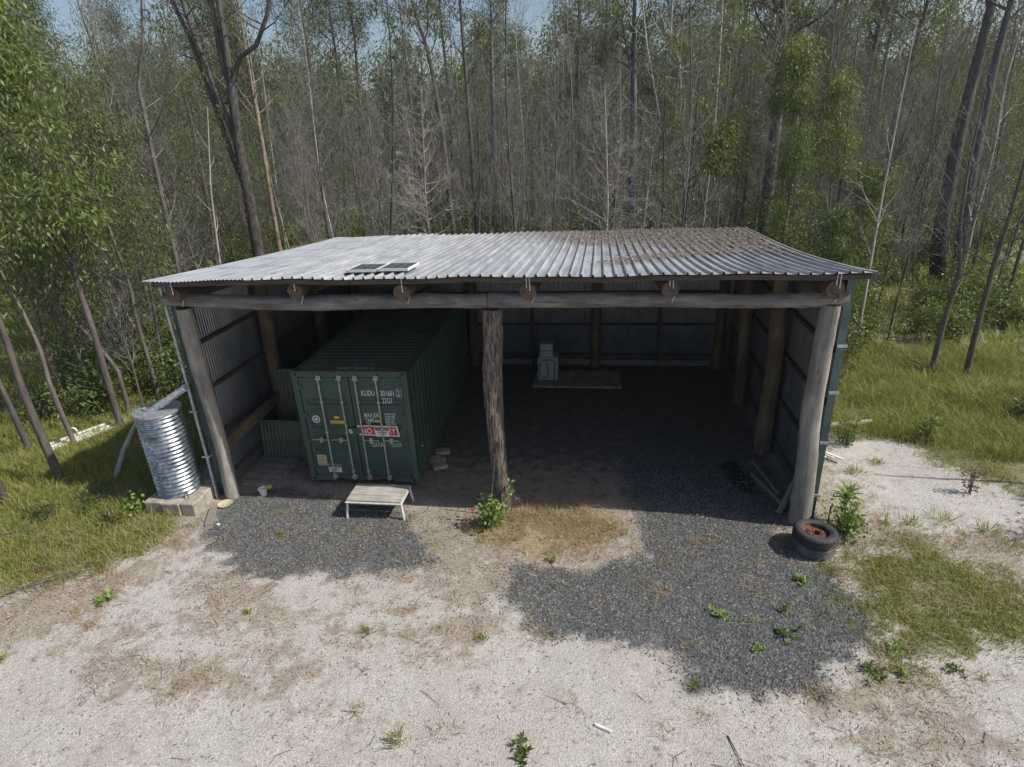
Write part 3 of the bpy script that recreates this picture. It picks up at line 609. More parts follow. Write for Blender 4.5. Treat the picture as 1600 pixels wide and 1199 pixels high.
for d_, bx, a in ((dL, .57, .22), (dL, 1.01, .64), (dR, 1.35, 1.37), (dR, 1.79, 1.81)):
    s = 1; x0_, x1_ = (a, bx) if d_ is dL else (bx, bx+.34)
    mb = MB(); mb.tube([(x0_, -.052, 1.045), ((x0_+x1_)/2, -.06, 1.06), (x1_, -.05, 1.045)], .011, 6)
    hx_ = (x0_+x1_)/2+(.03 if d_ is dL else .0); mb.bbox((hx_-.035, -.075, 1.0), (hx_+.035, -.0, 1.10), .012); mb.tube([(hx_, -.08, 1.12), (hx_, -.08, 1.0)], .02, 8)
    mb.build('handle', 'bar', d_)
mb = MB(); mb.bbox((1.07, -.04, 1.20), (1.36, .02, 1.33), .01); mb.build('lock_box', 'cgreen', dR)
mb = MB(); mb.add([(1.09, -.045, 1.20), (1.15, -.045, 1.23), (1.11, -.045, 1.31), (1.06, -.045, 1.29)], [(0, 1, 2, 3)]); mb.add([(1.10, -.047, 1.23), (1.13, -.047, 1.245), (1.11, -.047, 1.28), (1.08, -.047, 1.27)], [(0, 1, 2, 3)], mi=1); mb.build('sticker', ['white', 'red'], dL)
def text(s, x, z, h, parent, mat='letter', y=.0165, cond=.58, flat=False, align='LEFT', name='lettering', bold=.006):
    cu = bpy.data.curves.new(name, 'FONT'); cu.body = s; cu.size = 1; cu.align_x = align; cu.offset = bold; cu.resolution_u = 3; cu.space_character = 1.05
    tmp = bpy.data.objects.new(name, cu); C.objects.link(tmp); dg = bpy.context.evaluated_depsgraph_get(); me = bpy.data.meshes.new_from_object(tmp.evaluated_get(dg)); bpy.data.objects.remove(tmp); bpy.data.curves.remove(cu)
    k = h/.73; me.transform(Matrix(((k*cond, 0, 0, x), (0, 0, 0, y), (0, k, 0, z), (0, 0, 0, 1))) if not flat else Matrix(((k*cond, 0, 0, x), (0, k*flat, 0, y), (0, 0, 0, z), (0, 0, 0, 1))))
    me.materials.clear(); me.materials.append(M[mat]); o = link(name, me, parent); return o
text('KUDU', 1.43, 2.05, .125, dR); text('201601', 1.83, 2.05, .125, dR); text('2', 2.195, 2.053, .125, dR); text('22G1', 1.85, 1.885, .125, dR, y=.0155)
mb = MB()
for p_ in (((2.175, 2.03), (2.28, 2.036)), ((2.175, 2.20), (2.28, 2.206)), ((2.175, 2.036), (2.181, 2.20)), ((2.274, 2.036), (2.28, 2.20))): mb.box((p_[0][0], .015, p_[0][1]), (p_[1][0], .0185, p_[1][1]))
mb.build('check_digit_box', 'letter', dR)
text('MAX.GR.', 1.42, 1.56, .10, dR, cond=.6, y=.0165); text('TARE', 1.44, 1.45, .09, dR, cond=.6, y=.0165); text('NET', 1.45, 1.385, .05, dR, cond=.8, y=.0165)
for i, s_ in enumerate(('30480 KGS', '67200 LBS', '2250 KGS', '4960 LBS', '28230 KGS')): text(s_, 1.86, 1.615-.058*i, .045, dR, cond=.78, y=.0165, bold=.008)
text('CU.CAP.', 1.49, .87, .10, dR, cond=.6, y=.0165); text('33.2 CU.M', 1.93, .925, .042, dR, cond=.78, y=.0165, bold=.008); text('1172 CU.FT', 1.93, .87, .042, dR, cond=.74, y=.0165, bold=.008)
def plate(x0, z0, x1, z1, y, mat, parent, name='label_plate'):
    mb = MB(); mb.box((x0, y, z0), (x1, y+.003, z1)); return mb.build(name, mat, parent)
plate(1.64, 1.45, 1.76, 1.505, .012, 'yellow', dR)
mb = MB(); P_ = [(1.245, 1.385), (2.115, 1.375), (2.14, 1.13), (1.27, 1.155)]
mb.add([(a, -.012, z) for a, z in P_]+[(a, -.006, z) for a, z in P_], [(0, 3, 2, 1), (4, 5, 6, 7), (0, 1, 5, 4), (1, 2, 6, 5), (2, 3, 7, 6), (3, 0, 4, 7)])
P_ = [(1.285, 1.362), (2.085, 1.352), (2.108, 1.155), (1.305, 1.178)]; mb.add([(a, -.014, z) for a, z in P_], [(0, 3, 2, 1)], mi=1)
ns = mb.build('warning_sign', ['white', 'red'], dR); text('NO ENTRY', 1.325, 1.195, .135, ns, y=-.0155, mat='white', cond=.78, name='sign_lettering', bold=.006)
def danger(x0, z0, x1, z1, y, par):
    o = plate(x0, z0, x1, z1, y, 'white', par, 'danger_sign'); h = z1-z0
    plate(x0+.006, z0+h*.62, x1-.006, z1-.006, y-.002, 'darkred', o, 'sign_header'); text('DANGER', (x0+x1)/2, z0+h*.68, h*.2, o, y=y-.0035, mat='white', cond=.9, align='CENTER', name='sign_lettering', bold=.0)
    mb = MB(); 
    for k, w_ in ((.42, .36), (.22, .28)):
        cx_ = (x0+x1)/2; 
        for j in range(5):
            a = cx_-(x1-x0)*w_+j*(x1-x0)*w_*.42; mb.box((a, y-.002, z0+h*k), (a+(x1-x0)*w_*.3, y-.0005, z0+h*(k+.09)))
    mb.build('sign_print', 'navy', o)
danger(1.63, 1.13, 1.92, 1.345, -.018, dR); danger(.44, .22, .73, .42, .012, dL)
mb = MB(); a = np.arange(20)*2*math.pi/20
for rr_, y_, mi_ in ((.085, .0178, 0), (.062, .0168, 1), (.035, .0158, 0)):
    ring = np.stack([.36+rr_*np.cos(a), 0*a+y_, 1.50+rr_*1.05*np.sin(a)], -1); mb.add(np.vstack([ring, ring.mean(0)]), t=[(i, (i+1) % 20, 20) for i in range(20)], mi=mi_)
mb.build('round_emblem', ['white', 'navy'], dL)
o = plate(.665, 1.405, .965, 1.475, .012, 'yellow', dL, 'caution_strip'); text('SUPER HEAVY', .69, 1.42, .035, o, mat='black_gap', y=.0105, cond=.6, name='strip_lettering', bold=.0)
plate(.765, 1.52, .87, 1.575, .012, 'yellow', dL); o = plate(.22, .385, .43, .645, .012, 'cream', dL, 'data_plate')
mb = MB()
for i in range(7): mb.box((.24, .0105, .41+i*.031), (.41-.03*(i % 3), .0118, .416+i*.031))
mb.build('plate_print', 'purlin', o)
text('KUDU 201601 2', .62+.3, .20, H-.004, con, flat=.9, cond=.62) if False else None
o = text('KUDU  201601  2', .93, H-.0045, .10, con, y=.16, cond=.72, flat=.85)
mb = MB(); mb.cyl((W+.003, .55, .62), (W-.02, .55, .62), .022, 10); mb.build('vent_cap', 'white', con)
mb = MB(); mb.bbox((W-.004, 2.0, 2.0), (W+.03, 2.24, 2.16), .01); mb.build('vent', 'cgreen', con)

# ---------------------------------------------------------------- step bench
t = thing('step_bench', 'low bench with weathered boards on white steel legs before the container doors', 'bench', (2.30, -.19, 0), .0)
bw, bd, bh = .575, .31, .40
for i in range(3):
    y0 = -bd+i*.207; mb = MB(); mb.bbox((-bw+.01, y0, bh-.03+.002*(i == 1)), (bw-.01, y0+.2, bh+.004*(i == 1)), .006); mb.build('board', 'bench_board', t)
for sx in (-1, 1):
    for sy in (-1, 1):
        mb = MB(); mb.tube([(sx*(bw-.02), sy*(bd-.02), bh-.07), (sx*(bw+.02), sy*(bd+.02), -.03)], .028, 6); mb.build('leg', 'white_metal', t, True)
mb = MB(); mb.box((-bw, -bd-.012, bh-.075), (bw, -bd+.012, bh-.035)); mb.box((-bw, bd-.012, bh-.075), (bw, bd+.012, bh-.035)); mb.box((-bw, -bd+.012, bh-.075), (-bw+.025, bd-.012, bh-.035)); mb.box((bw-.025, -bd+.012, bh-.075), (bw, bd-.012, bh-.035)); mb.build('frame', 'white_metal', t)
mb = MB(); mb.tube([(-bw, -bd-.03, .08+.28), (bw, -bd-.03, .08+.28)], .012, 6); mb.build('stretcher', 'white_metal', t, True)

# ---------------------------------------------------------------- water tank on its block base
TX, TY, TZ, TR, TH = -2.13, -.17, .29, .435, 1.86
t = thing('water_tank', 'round corrugated galvanised rainwater tank at the left corner of the shed', 'water tank', (TX, TY, TZ))
zz = np.linspace(0, TH, 150); prof = np.stack([TR-.016+.017*np.sin(zz/TH*2*math.pi*21), zz], -1)
mb = MB(); mb.lathe(prof, (0, 0, 0), 56); mb.build('body', 'tank', t, True)
mb = MB(); mb.lathe([(TR+.012, TH-.03), (TR+.012, TH+.012), (TR-.01, TH+.014), (.22, TH+.005), (.12, TH), (0, TH)], (0, 0, 0), 56); mb.build('lid', 'galv', t, True, 40)
mb = MB(); mb.lathe([(.02, .0), (.02, -.01)], (0, 0, 0), 8)
mb = MB(); mb.lathe([(.15, .004), (.15, .035), (.13, .035), (.125, -.0), (0, -.002)], (-.15, .02, TH+.006), 28); st = mb.build('inlet_strainer', 'galv', t, True, 40)
mb = MB(); a = rng.uniform(0, 6.28, 60); q = rng.uniform(0, .11, 60); mb.leaves(np.stack([-.15+q*np.cos(a), .02+q*np.sin(a), TH+.014+rng.uniform(0, .02, 60)], -1), np.stack([np.cos(a*3), np.sin(a*3), 0*a], -1), .06, .02, np.tile((0, 0, 1.), (60, 1))); mb.build('leaf_debris', 'litter', st)
mb = MB(); mb.tube([(TR*.75, -TR*.6, .10), (TR*.75+.11, -TR*.6-.1, .10)], .018, 8); mb.tube([(TR*.75+.11, -TR*.6-.1, .14), (TR*.75+.11, -TR*.6-.1, .02)], .014, 8); mb.tube([(TR*.75+.07, -TR*.6-.1, .15), (TR*.75+.15, -TR*.6-.1, .15)], .009, 6); mb.build('tap', 'brass', t, True)
tb = thing('tank_stand', 'pale concrete block stand under the corrugated rainwater tank', 'tank stand', (TX+.06, TY-.05, 0))
for (bx0, by0, bx1, by1, bz) in ((-.52, -.5, -.13, -.11, .29), (-.12, -.53, .28, -.11, .29), (.29, -.5, .60, -.1, .28), (-.52, -.10, .04, .46, .285), (.05, -.10, .58, .46, .285)):
    mb = MB(); mb.bbox((bx0, by0, -.05), (bx1, by1, bz), .02); mb.build('block', 'concrete', tb)
# silver foil duct from the wall to the tank strainer
mb = MB(); P = np.array([(-1.40, -.12, 2.62), (-1.50, -.13, 2.56), (-1.75, -.14, 2.42), (-2.0, -.15, 2.27), (-2.24, -.15, 2.13)]); tt = np.linspace(0, 4, 26); Q = np.stack([np.interp(tt, range(5), P[:, i]) for i in range(3)], 1)
mb.tube(Q, .062+.02*rng.random(26), 12, jit=.12); tag(mb.build('foil_duct', 'foil', None, True), 'crinkled silver duct running from the shed wall into the tank lid', 'pipe')
mb = MB(); P = [(-2.5, .15, 2.0), (-3.0, .45, 1.75), (-3.6, .7, 1.25), (-4.0, .65, .7), (-4.25, .45, .1), (-4.3, .4, -.05)]
tag(MBt := None) if False else None
mb.tube(P, .06, 12); mb.tube([(-3.55, .72, 1.3), (-3.4, .75, .0)], .03, 8); tag(mb.build('overflow_hose', 'poly', None, True), 'fat grey hose arching from behind the tank down into the grass', 'hose')

# ---------------------------------------------------------------- small things
tk = []
def tyre(z, name, lab, rx=0, mat='tyre', R0=.365, w=.20):
    t = thing(name, lab, 'tyre', (10.45, -.80, z), rng.uniform(0, 3)); t.rotation_euler.x = rx
    pr = [(.215, -w/2+.02), (.24, -w/2), (R0-.05, -w/2+.0), (R0-.015, -w/2+.02), (R0, -w/2+.05), (R0, -.035), (R0-.008, -.032), (R0-.008, -.026), (R0, -.023), (R0, .023), (R0-.008, .026), (R0-.008, .032), (R0, .035), (R0, w/2-.05), (R0-.015, w/2-.02), (R0-.05, w/2), (.27, w/2+.004), (.235, w/2-.008), (.215, w/2-.02)]
    mb = MB(); mb.lathe(pr, (0, 0, 0), 48); mb.build('casing', mat, t, True, 35)
    mb = MB()
    for k in range(60):
        a = k*2*math.pi/60
        for s in (-1, 1):
            c_, s_ = math.cos(a), math.sin(a); mb.tube([(c_*(R0-.004), s_*(R0-.004), s*.04), (c_*(R0-.002), s_*(R0-.002), s*(w/2-.045)), (c_*(R0-.03), s_*(R0-.03), s*(w/2-.012))], .008, 4)
    tag(mb.build('tread_blocks', mat, t), kind='stuff')
    return t
M['tyre_grey'] = simple('dusty_tyre', (.07, .075, .078, 1), (.16, .165, .17, 1), 5, .85)
t = tyre(.10, 'tyre', 'dusty grey lower tyre of the two stacked by the right post', 0, 'tyre_grey', .345)
t = tyre(.31, 'tyre', 'black upper tyre with rusty rim lying on another tyre by the right post', R(3))
mb = MB(); mb.lathe([(.235, .085), (.225, .07), (.215, .03), (.20, .012), (.17, .01), (.15, .035), (.12, .045), (.075, .04), (.06, .0), (.058, -.05)], (0, 0, 0), 32)
vv = mb.v[0]; vv += rng.normal(0, .005, vv.shape); mb.build('rim', 'rust', t, True, 40)
mb = MB()
for k in range(5):
    a = k*1.2566+.3; mb.cyl((math.cos(a)*.11, math.sin(a)*.11, .04), (math.cos(a)*.11, math.sin(a)*.11, .06), .013, 6)
mb.build('wheel_nuts', 'rust', t)
mb = MB(); mb.tube([(10.75, -.5, .02), (10.85, -.85, .33), (10.65, -1.14, .36), (10.48, -1.2, .2), (10.38, -1.22, .05), (10.55, -1.2, .0)], .006, 5); tag(mb.build('dry_vine', 'b_brown', None, True), 'thin dry vine looped over the side of the stacked tyres', 'vine')
for xx, yy_, h_, lab in ((10.84, -.28, .55, 'thin black steel stake between the tyres and the right post'), (11.02, -.62, .45, 'short dark steel stake at the foot of the leafy plant behind the tyres')):
    t = thing('steel_stake', lab, 'stake', (xx, yy_, 0)); mb = MB(); mb.box((-.014, -.003, -.1), (.014, .003, h_)); mb.box((-.003, .003, -.1), (.003, .02, h_)); mb.build('stake_shaft', 'black_plastic', t)
    for z in (h_-.06, h_-.16): 
        mb = MB(); mb.tube([(0, -.006, z), (0, .024, z)], .006, 5); mb.build('stud_hole', 'rust', t)
# white dish, pot, scrap, tube
mb = MB(); mb.lathe([(0, .0), (.10, .0), (.15, .04), (.155, .05), (.145, .045), (.09, .012), (0, .01)], (-1.06, -.32, .01), 28); tag(mb.build('dish', 'cream', None, True, 40), 'cream dish lying on the gravel at the foot of the left post', 'dish')
t = thing('bucket', 'small white bucket with a yellow flap on the floor beside the left post', 'bucket', (-.44, .12, 0)); mb = MB(); mb.lathe([(0, .005), (.065, .005), (.09, .17), (.098, .17), (.098, .18), (.085, .18), (.06, .02), (0, .02)], (0, 0, 0), 22); mb.build('pail', 'white', t, True, 40)
mb = MB(); mb.leaves(np.array([(.08, .02, .17), (.06, .05, .17)]), np.array([(1., .3, .1), (.9, .6, .2)]), .13, .08, np.array([(0, -.6, 1.), (0, -.5, 1.)])); mb.build('flap', 'yellow', t)
mb = MB(); mb.tube([(6.68, -4.62, .025), (6.88, -4.70, .025)], .022, 12); tag(mb.build('plastic_tube', 'white', None, True, 40), 'short white plastic tube lying on the pale gravel', 'tube')
mb = MB(); mb.leaves(np.array([(-.86, -.98, .02)]), np.array([(1., .2, .1)]), .09, .06, np.array([(0, -.3, 1.)])); mb.box((-.83, -1.0, .0), (-.79, -.97, .02)); tag(mb.build('paper_scrap', 'white'), 'small white scrap on the dark gravel by the left plank', 'scrap')
mb = MB(); mb.bbox((-.075, -.33, -.02), (.075, .33, .05), .006); o = mb.build('plank', 'plank'); o.location = (-1.13, -.72, 0); o.rotation_euler = (0, 0, .42); tag(o, 'short grey board on the ground in front of the tank stand', 'plank')
# boards on the floor inside the left wall
for k, (x0, y0, w_, d_, rz) in enumerate(((-.9, .55, .75, .15, .15), (-.92, .80, .8, .17, .05), (-.85, 1.06, .85, .16, -.04), (-.8, 1.33, .8, .17, .06), (-.82, 1.58, .75, .14, 0.))):
    mb = MB(); mb.bbox((-w_/2, -d_/2, -.01), (w_/2, d_/2, .055), .006); o = mb.build('timber_board', 'plank'); o.location = (x0+.1, y0, .0); o.rotation_euler = (0, 0, rz)
    tag(o, ['nearest short board on the floor inside the left wall', 'second board from the front on the floor inside the left wall', 'middle board of five on the floor inside the left wall', 'fourth board from the front on the floor inside the left wall', 'rearmost of five boards on the floor, against the green sheets'][k], 'board', 'boards on the floor inside the left wall')
# green sheets standing between wall and container
def gsheet(x0, x1, y, z0, z1, lab, lean=0):
    u, h = corr(x0, x1, .09, .012, 6); mb = MB(); mb.grid(np.stack([u, u], 1), np.stack([y+h, y+lean+h], 1), np.stack([0*u+z0, 0*u+z1], 1)); tag(mb.build('iron_sheet', 'green_sheet', None, True), lab, 'iron sheet')
gsheet(-1.30, .36, 1.72, .0, .95, 'lower green corrugated sheet standing between left wall and container', .1)
gsheet(-1.02, .36, 2.42, .0, 2.02, 'taller green corrugated sheet behind the lower one, beside the container', .0)
mb = MB(); mb.bbox((-.03, -.03, 0), (.03, .03, 1.9), .004); o = mb.build('timber_stake', 'plank'); o.location = (.27, .95, 0); o.rotation_euler = (R(-3), R(2), 0); tag(o, 'thin timber stake standing against the left side of the container', 'stake')
# fridge, boxes, slab at the back
t = thing('fridge', 'small white fridge at the back wall with a dark hose looped over it', 'fridge', (5.18, 6.72, .05))
mb = MB(); mb.bbox((-.30, -.04, 0), (.30, .5, .72), .015); mb.build('cabinet', 'fridge', t)
mb = MB(); mb.bbox((-.29, -.075, .02), (.29, -.042, .71), .01); mb.build('door', 'fridge', t)
mb = MB(); mb.tube([(-.22, -.09, .1), (-.24, -.10, .45), (-.2, -.1, .62), (-.05, -.1, .67), (.12, -.1, .66), (.22, -.1, .58), (.2, -.1, .3), (.19, -.1, -.04)], .014, 6); mb.tube([(-.03, -.1, .66), (.0, -.1, .4), (.02, -.1, .16), (-.12, -.1, .06)], .011, 6); tag(mb.build('hose', 'black_plastic', t, True))
for z, lab in ((.775, 'lower of two white boxes stacked on the fridge'), (.985, 'upper of two white boxes stacked on the fridge')):
    t = thing('storage_box', lab, 'box', (5.14, 6.85, z), 0, 'white boxes on the fridge'); mb = MB(); mb.bbox((-.19, -.13, 0), (.19, .15, .165), .012); mb.build('body', 'fridge', t)
    mb = MB(); mb.bbox((-.20, -.14, .17), (.20, .16, .195), .006); mb.build('lid', 'fridge', t)
mb = MB(); mb.bbox((4.75, 6.2, -.02), (7.35, 7.5, .05), .02); tag(mb.build('concrete_slab', 'concrete'), 'low worn concrete slab on the floor in front of the back wall', 'slab')
for k, (x0, y0, w_, d_, h_, rz) in enumerate(((3.02, 2.15, .36, .2, .1, .3), (2.98, 1.78, .38, .2, .09, -.2), (3.12, 1.5, .34, .18, .08, .5), (4.38, .34, .2, .14, .1, .1), (4.95, .26, .34, .16, .12, .2), (4.86, .12, .2, .12, .06, -.3))):
    mb = MB(); mb.bbox((-w_/2, -d_/2, -.02), (w_/2, d_/2, h_), .012); o = mb.build('concrete_block', 'concrete'); o.location = (x0, y0, 0); o.rotation_euler = (0, 0, rz)
    tag(o, ['farthest grey block beside the right side of the container', 'middle grey block beside the right side of the container', 'nearest grey block beside the right side of the container', 'small grey block left of the middle post foot', 'long grey block right of the middle post foot', 'little grey block touching the middle post foot'][k], 'block', 'loose concrete blocks on the shed floor')
mb = MB(); mb.tube([(4.60, -.28, .02), (4.63, -.24, .5), (4.70, -.22, .95), (4.72, -.2, 1.25)], [.02, .016, .013, .008], 6); tag(mb.build('stick', 'b_brown', None, True), 'thin brown stick leaning up the middle post', 'stick')
# timber off-cuts beside the right wall
for k, (p0, p1, w_) in enumerate((((9.95, 1.6, .03), (10.3, .4, .05), .05), ((10.1, 2.2, .03), (10.25, .8, .12), .045), ((10.15, .25, .0), (10.52, .55, .75), .06))):
    mb = MB(); mb.tube([p0, p1], w_, 6); tag(mb.build('timber_offcut', 'plank', None), ['dark offcut on the floor near the right post, leftmost', 'offcut lying along the right wall behind the post', 'stub of board propped behind the right front post'][k], 'offcut', 'offcuts inside the right wall')
# right of the shed
mb = MB(); mb.tube([(12.15, 3.85, .12), (13.25, 4.08, .14)], .06, 9); tag(mb.build('fallen_log', 'b_pale', None, True), 'pale straight log lying in the grass right of the shed', 'log')
for k, dx in enumerate((0, .12, .22)):
    mb = MB(); mb.bbox((-.035, -.45, .03+.02*k), (.035, .45, .06+.02*k), .004); o = mb.build('metal_strip', 'white_metal'); o.location = (11.45+dx, 2.75-.1*k, .03); o.rotation_euler = (0, 0, .5+.12*k)
    tag(o, ['leftmost pale metal strip beside the right wall', 'middle pale metal strip beside the right wall', 'rightmost pale metal strip beside the right wall'][k], 'strip', 'pale strips beside the right wall')
# pipes on the left
for k, (p0, p1, r_) in enumerate((((-7.2, 1.55, .08), (-6.2, 3.3, .1), .06), ((-7.05, 1.5, .08), (-6.02, 3.25, .1), .05), ((-7.35, 1.65, .1), (-6.5, 3.0, .16), .05), ((-8.6, 2.2, .05), (-7.1, 2.2, .06), .03))):
    mb = MB(); mb.tube([p0, p1], r_, 10); tag(mb.build('pipe', 'pvc', None, True, 40), ['thickest white pipe of the pile in the grass on the left', 'white pipe on the near side of the pile on the left', 'white pipe on the far side of the pile on the left', 'thin cream pipe pointing away from the pipe pile'][k], 'pipe', 'pipes in the grass on the left')
mb = MB(); a = np.linspace(0, 6.28, 17)
mb.tube(np.stack([-6.95+.09*np.cos(a), 2.3+0*a, .25+.09*np.sin(a)], -1), .025, 6); tag(mb.build('pipe_coupling', 'pvc', None, True), 'cream ring coupling standing on the pipe pile', 'coupling')

# ---------------------------------------------------------------- ground cover
def scatter(N, x0, x1, y0, y1): return rng.uniform(x0, x1, N), rng.uniform(y0, y1, N)
# stones
x, y = scatter(90000, -1.6, 11.4, -4.6, 3.4); bl_, g_, li_, dr_, so_, oi_ = masks(x, y); k = (rng.random(len(x)) < bl_*sst(3.2, -.3, y)*1.0); x, y = x[k][:40000], y[k][:40000]; k = rng.random(len(x)) < .28; x = x+k*rng.normal(0, .16, len(x)); y = y+k*rng.normal(0, .16, len(x))
def stones(x, y, s):
    n_ = len(x); a = rng.uniform(0, 6.28, n_); z = gz(x, y); V = []
    for i in range(4): V.append(np.stack([x+s*np.cos(a+i*1.57)*rng.uniform(.6, 1.1, n_), y+s*np.sin(a+i*1.57)*rng.uniform(.6, 1.1, n_), z-.002], -1))
    V.append(np.stack([x+s*rng.normal(0, .3, n_), y+s*rng.normal(0, .3, n_), z+s*rng.uniform(.5, 1., n_)], -1)); V = np.stack(V, 1)
    i = np.arange(n_)[:, None]*5; T = np.concatenate([i+np.array([[a_, (a_+1) % 4, 4]]) for a_ in range(4)]); mb = MB(); mb.add(V.reshape(-1, 3), t=T); return mb
tag(stones(x, y, rng.uniform(.012, .026, len(x))).build('blue_gravel', 'stone_blue'), 'dark blue-grey crushed stone spread before the two shed bays', 'gravel', kind='stuff')
x, y = scatter(42000, -5, 15.5, -6.5, 3); bl_, g_, li_, dr_, so_, oi_ = masks(x, y); k = rng.random(len(x)) < (1-g_)*(1-so_)*(1-.8*bl_)*.6; x, y = x[k], y[k]
tag(stones(x, y, rng.uniform(.006, .015, len(x))).build('pale_gravel', 'stone_white'), 'pale crushed stone of the yard', 'gravel', kind='stuff')
# fallen leaves
x, y = scatter(210000, -6, 15.5, -6.5, 3.5); bl_, g_, li_, dr_, so_, oi_ = masks(x, y); cl = sst(.42, .7, fbm(x*2.2, y*2.2, 71))
k = rng.random(len(x)) < (.04+.66*li_*(.35+.65*cl)+.20*cl*(1-li_)*.5)*(1-.5*bl_)*(1-.9*so_)*(1-.6*g_); x, y = x[k], y[k]
a = rng.uniform(0, 6.28, len(x)); mb = MB(); mb.leaves(np.stack([x, y, gz(x, y)+rng.uniform(.004, .03, len(x))], -1), np.stack([np.cos(a), np.sin(a), rng.uniform(-.15, .35, len(x))], -1), rng.uniform(.02, .075, len(x)), rng.uniform(.006, .016, len(x)), np.stack([rng.normal(0, .5, len(x)), rng.normal(0, .5, len(x)), np.ones(len(x))], -1))
tag(mb.build('fallen_leaves', 'litter'), 'brown gum leaves and bark bits strewn over the pale yard', 'leaves', kind='stuff')
tw = MB()
for _ in range(420):
    x_, y_ = rng.uniform(-5, 14), rng.uniform(-6, .5); mk = masks(np.array([x_]), np.array([y_])); 
    if rng.random() > .25+.7*mk[2][0]: continue
    a = rng.uniform(0, 6.28); L_t = rng.uniform(.06, .38); z_ = float(gz(x_, y_))+.008; c_, s_ = math.cos(a)*L_t, math.sin(a)*L_t; b_ = rng.normal(0, .12)*L_t
    tw.tube([(x_, y_, z_), (x_+c_*.5-s_*b_*3, y_+s_*.5+c_*b_*3, z_+rng.uniform(.0, .02)), (x_+c_, y_+s_, z_)], [.004, .004, .002], 3)
tag(tw.build('ground_twigs', 'b_brown', None, True), 'thin brown twigs and bark strips lying on the yard', 'twigs', kind='stuff')
# grass
def blades(x, y, h, w, mb, lean=.35, mi=0):
    n_ = len(x); a = rng.uniform(0, 6.28, n_); z = gz(x, y); ln = rng.normal(0, lean, (n_, 2)); w = np.broadcast_to(w, (n_,)); h = np.broadcast_to(h, (n_,))
    d = np.stack([np.cos(a)*w, np.sin(a)*w, 0*a], -1); P = np.stack([x, y, z-.01], -1)
    Mi = P+np.stack([ln[:, 0]*h*.4, ln[:, 1]*h*.4, h*.62], -1); T = P+np.stack([ln[:, 0]*h, ln[:, 1]*h, h*rng.uniform(.75, 1, n_)], -1)
    V = np.stack([P-d, P+d, Mi+d*.7, T, Mi-d*.7], 1); i = np.arange(n_)[:, None]*5
    mb.add(V.reshape(-1, 3), q=i+np.array([[0, 1, 2, 4]]), t=i+np.array([[4, 2, 3]]), mi=mi)
mb = MB()
x, y = scatter(330000, -10, 19, -4, 10); _, g_, _, _, so_, _ = masks(x, y); cl = fbm(x*1.1, y*1.1, 81); cf = fbm(x*4, y*4, 85)
k = (rng.random(len(x)) < g_*(1-so_)*(.12+.88*sst(.36, .52, cl)*sst(.34, .52, cf))) & ~((x > LW-.1) & (x < RW+.1) & (y > -.2) & (y < 8.3)) & ~((x > -.5) & (x < 10) & (y > 8)); x, y, cl = x[k], y[k], cl[k]
hgt = (.10+.34*sst(.42, .66, cl))*rng.uniform(.5, 1.2, len(x)); k = (x > 10.3) & (y < 0); x = x+k*rng.normal(0, .12, len(x)); y = y+k*rng.normal(0, .12, len(x)); hgt *= np.where(k, .36, 1.)*np.where((x < -1) & (y < -1), .7, 1.)*np.where((y > 2.5), 1.35, 1)
blades(x, y, hgt, .0065, mb, .5)
x, y = scatter(210000, -34, 32, 4, 50); g_ = masks(x, y)[1]; cl = fbm(x*.5, y*.5, 82); k = (rng.random(len(x)) < g_*(.15+.85*sst(.36, .54, cl))*np.clip(16/(y+4), .4, 1)) & ~((x > -10) & (x < 19) & (y < 10)) & ~((x > -8) & (x < 11) & (y < 24)); x, y = x[k], y[k]
blades(x, y, rng.uniform(.2, .65, len(x)), .012+.0006*y, mb, .4)
for (x0, x1, y0, y1, n_, h0, h1) in ((10.4, 14.5, -3.8, -.1, 60000, .03, .12), (11, 20, 2.5, 9.5, 62000, .16, .5), (-9.5, -1.6, -3.4, 3.0, 60000, .12, .38)):
    x, y = scatter(n_, x0, x1, y0, y1); g_ = masks(x, y)[1]; cl = fbm(x*1.6, y*1.6, 88); k = (rng.random(len(x)) < g_*(.25+.75*sst(.4, .6, cl))) & (masks(x, y)[4] < .3); x, y = x[k], y[k]; x = x+rng.normal(0, .06, len(x)); y = y+rng.normal(0, .06, len(x))
    blades(x, y, rng.uniform(h0, h1, len(x)), .005, mb, .55)
tag(mb.build('grass', 'grass'), 'green grass along the edge of the clearing and through the forest floor', 'grass', kind='stuff')
mb = MB(); x, y = scatter(9000, 4, 7.6, -1.7, .3); dr_ = masks(x, y)[3]; k = rng.random(len(x)) < dr_*sst(.3, .6, fbm(x*2.5, y*2.5, 4)); x, y = x[k], y[k]; blades(x, y, rng.uniform(.06, .22, len(x)), .004, mb, 1.3)
for (x0, x1, y0, y1, n_) in ((10.4, 14.8, -4.1, .4, 15000), (-4.5, -1.2, -3.6, -.8, 7000), (10.8, 12.2, .3, 4, 3500), (13, 15.5, .4, 2.4, 3000)):
    x, y = scatter(n_, x0, x1, y0, y1); mk = masks(x, y); k = rng.random(len(x)) < np.maximum(mk[1], mk[2])*sst(.42, .62, fbm(x*2.1, y*2.1, 93))*(1-mk[0]); x, y = x[k], y[k]; blades(x, y, rng.uniform(.04, .17, len(x)), .004, mb, 1.1)
cs = [(rng.uniform(-3, 13), rng.uniform(-5, 0)) for _ in range(60)]+[(7.9, -1.4), (7.4, -1.9), (7.6, -2.2), (8.3, -1.1), (9.2, -2.0), (9.7, -3.9), (10.2, -.5), (9.95, -.55), (10.0, -.7), (2.2, -.9), (.8, -1.2), (3, -.5), (9.6, -3.85), (10.4, -3.6), (11.8, -3.4), (11.2, -3.6)]
for cx, cy in cs:
    n_ = 45; x = rng.normal(cx, .09, n_); y = rng.normal(cy, .07, n_); blades(x, y, rng.uniform(.03, .14, n_), .0035, mb, 1.4)
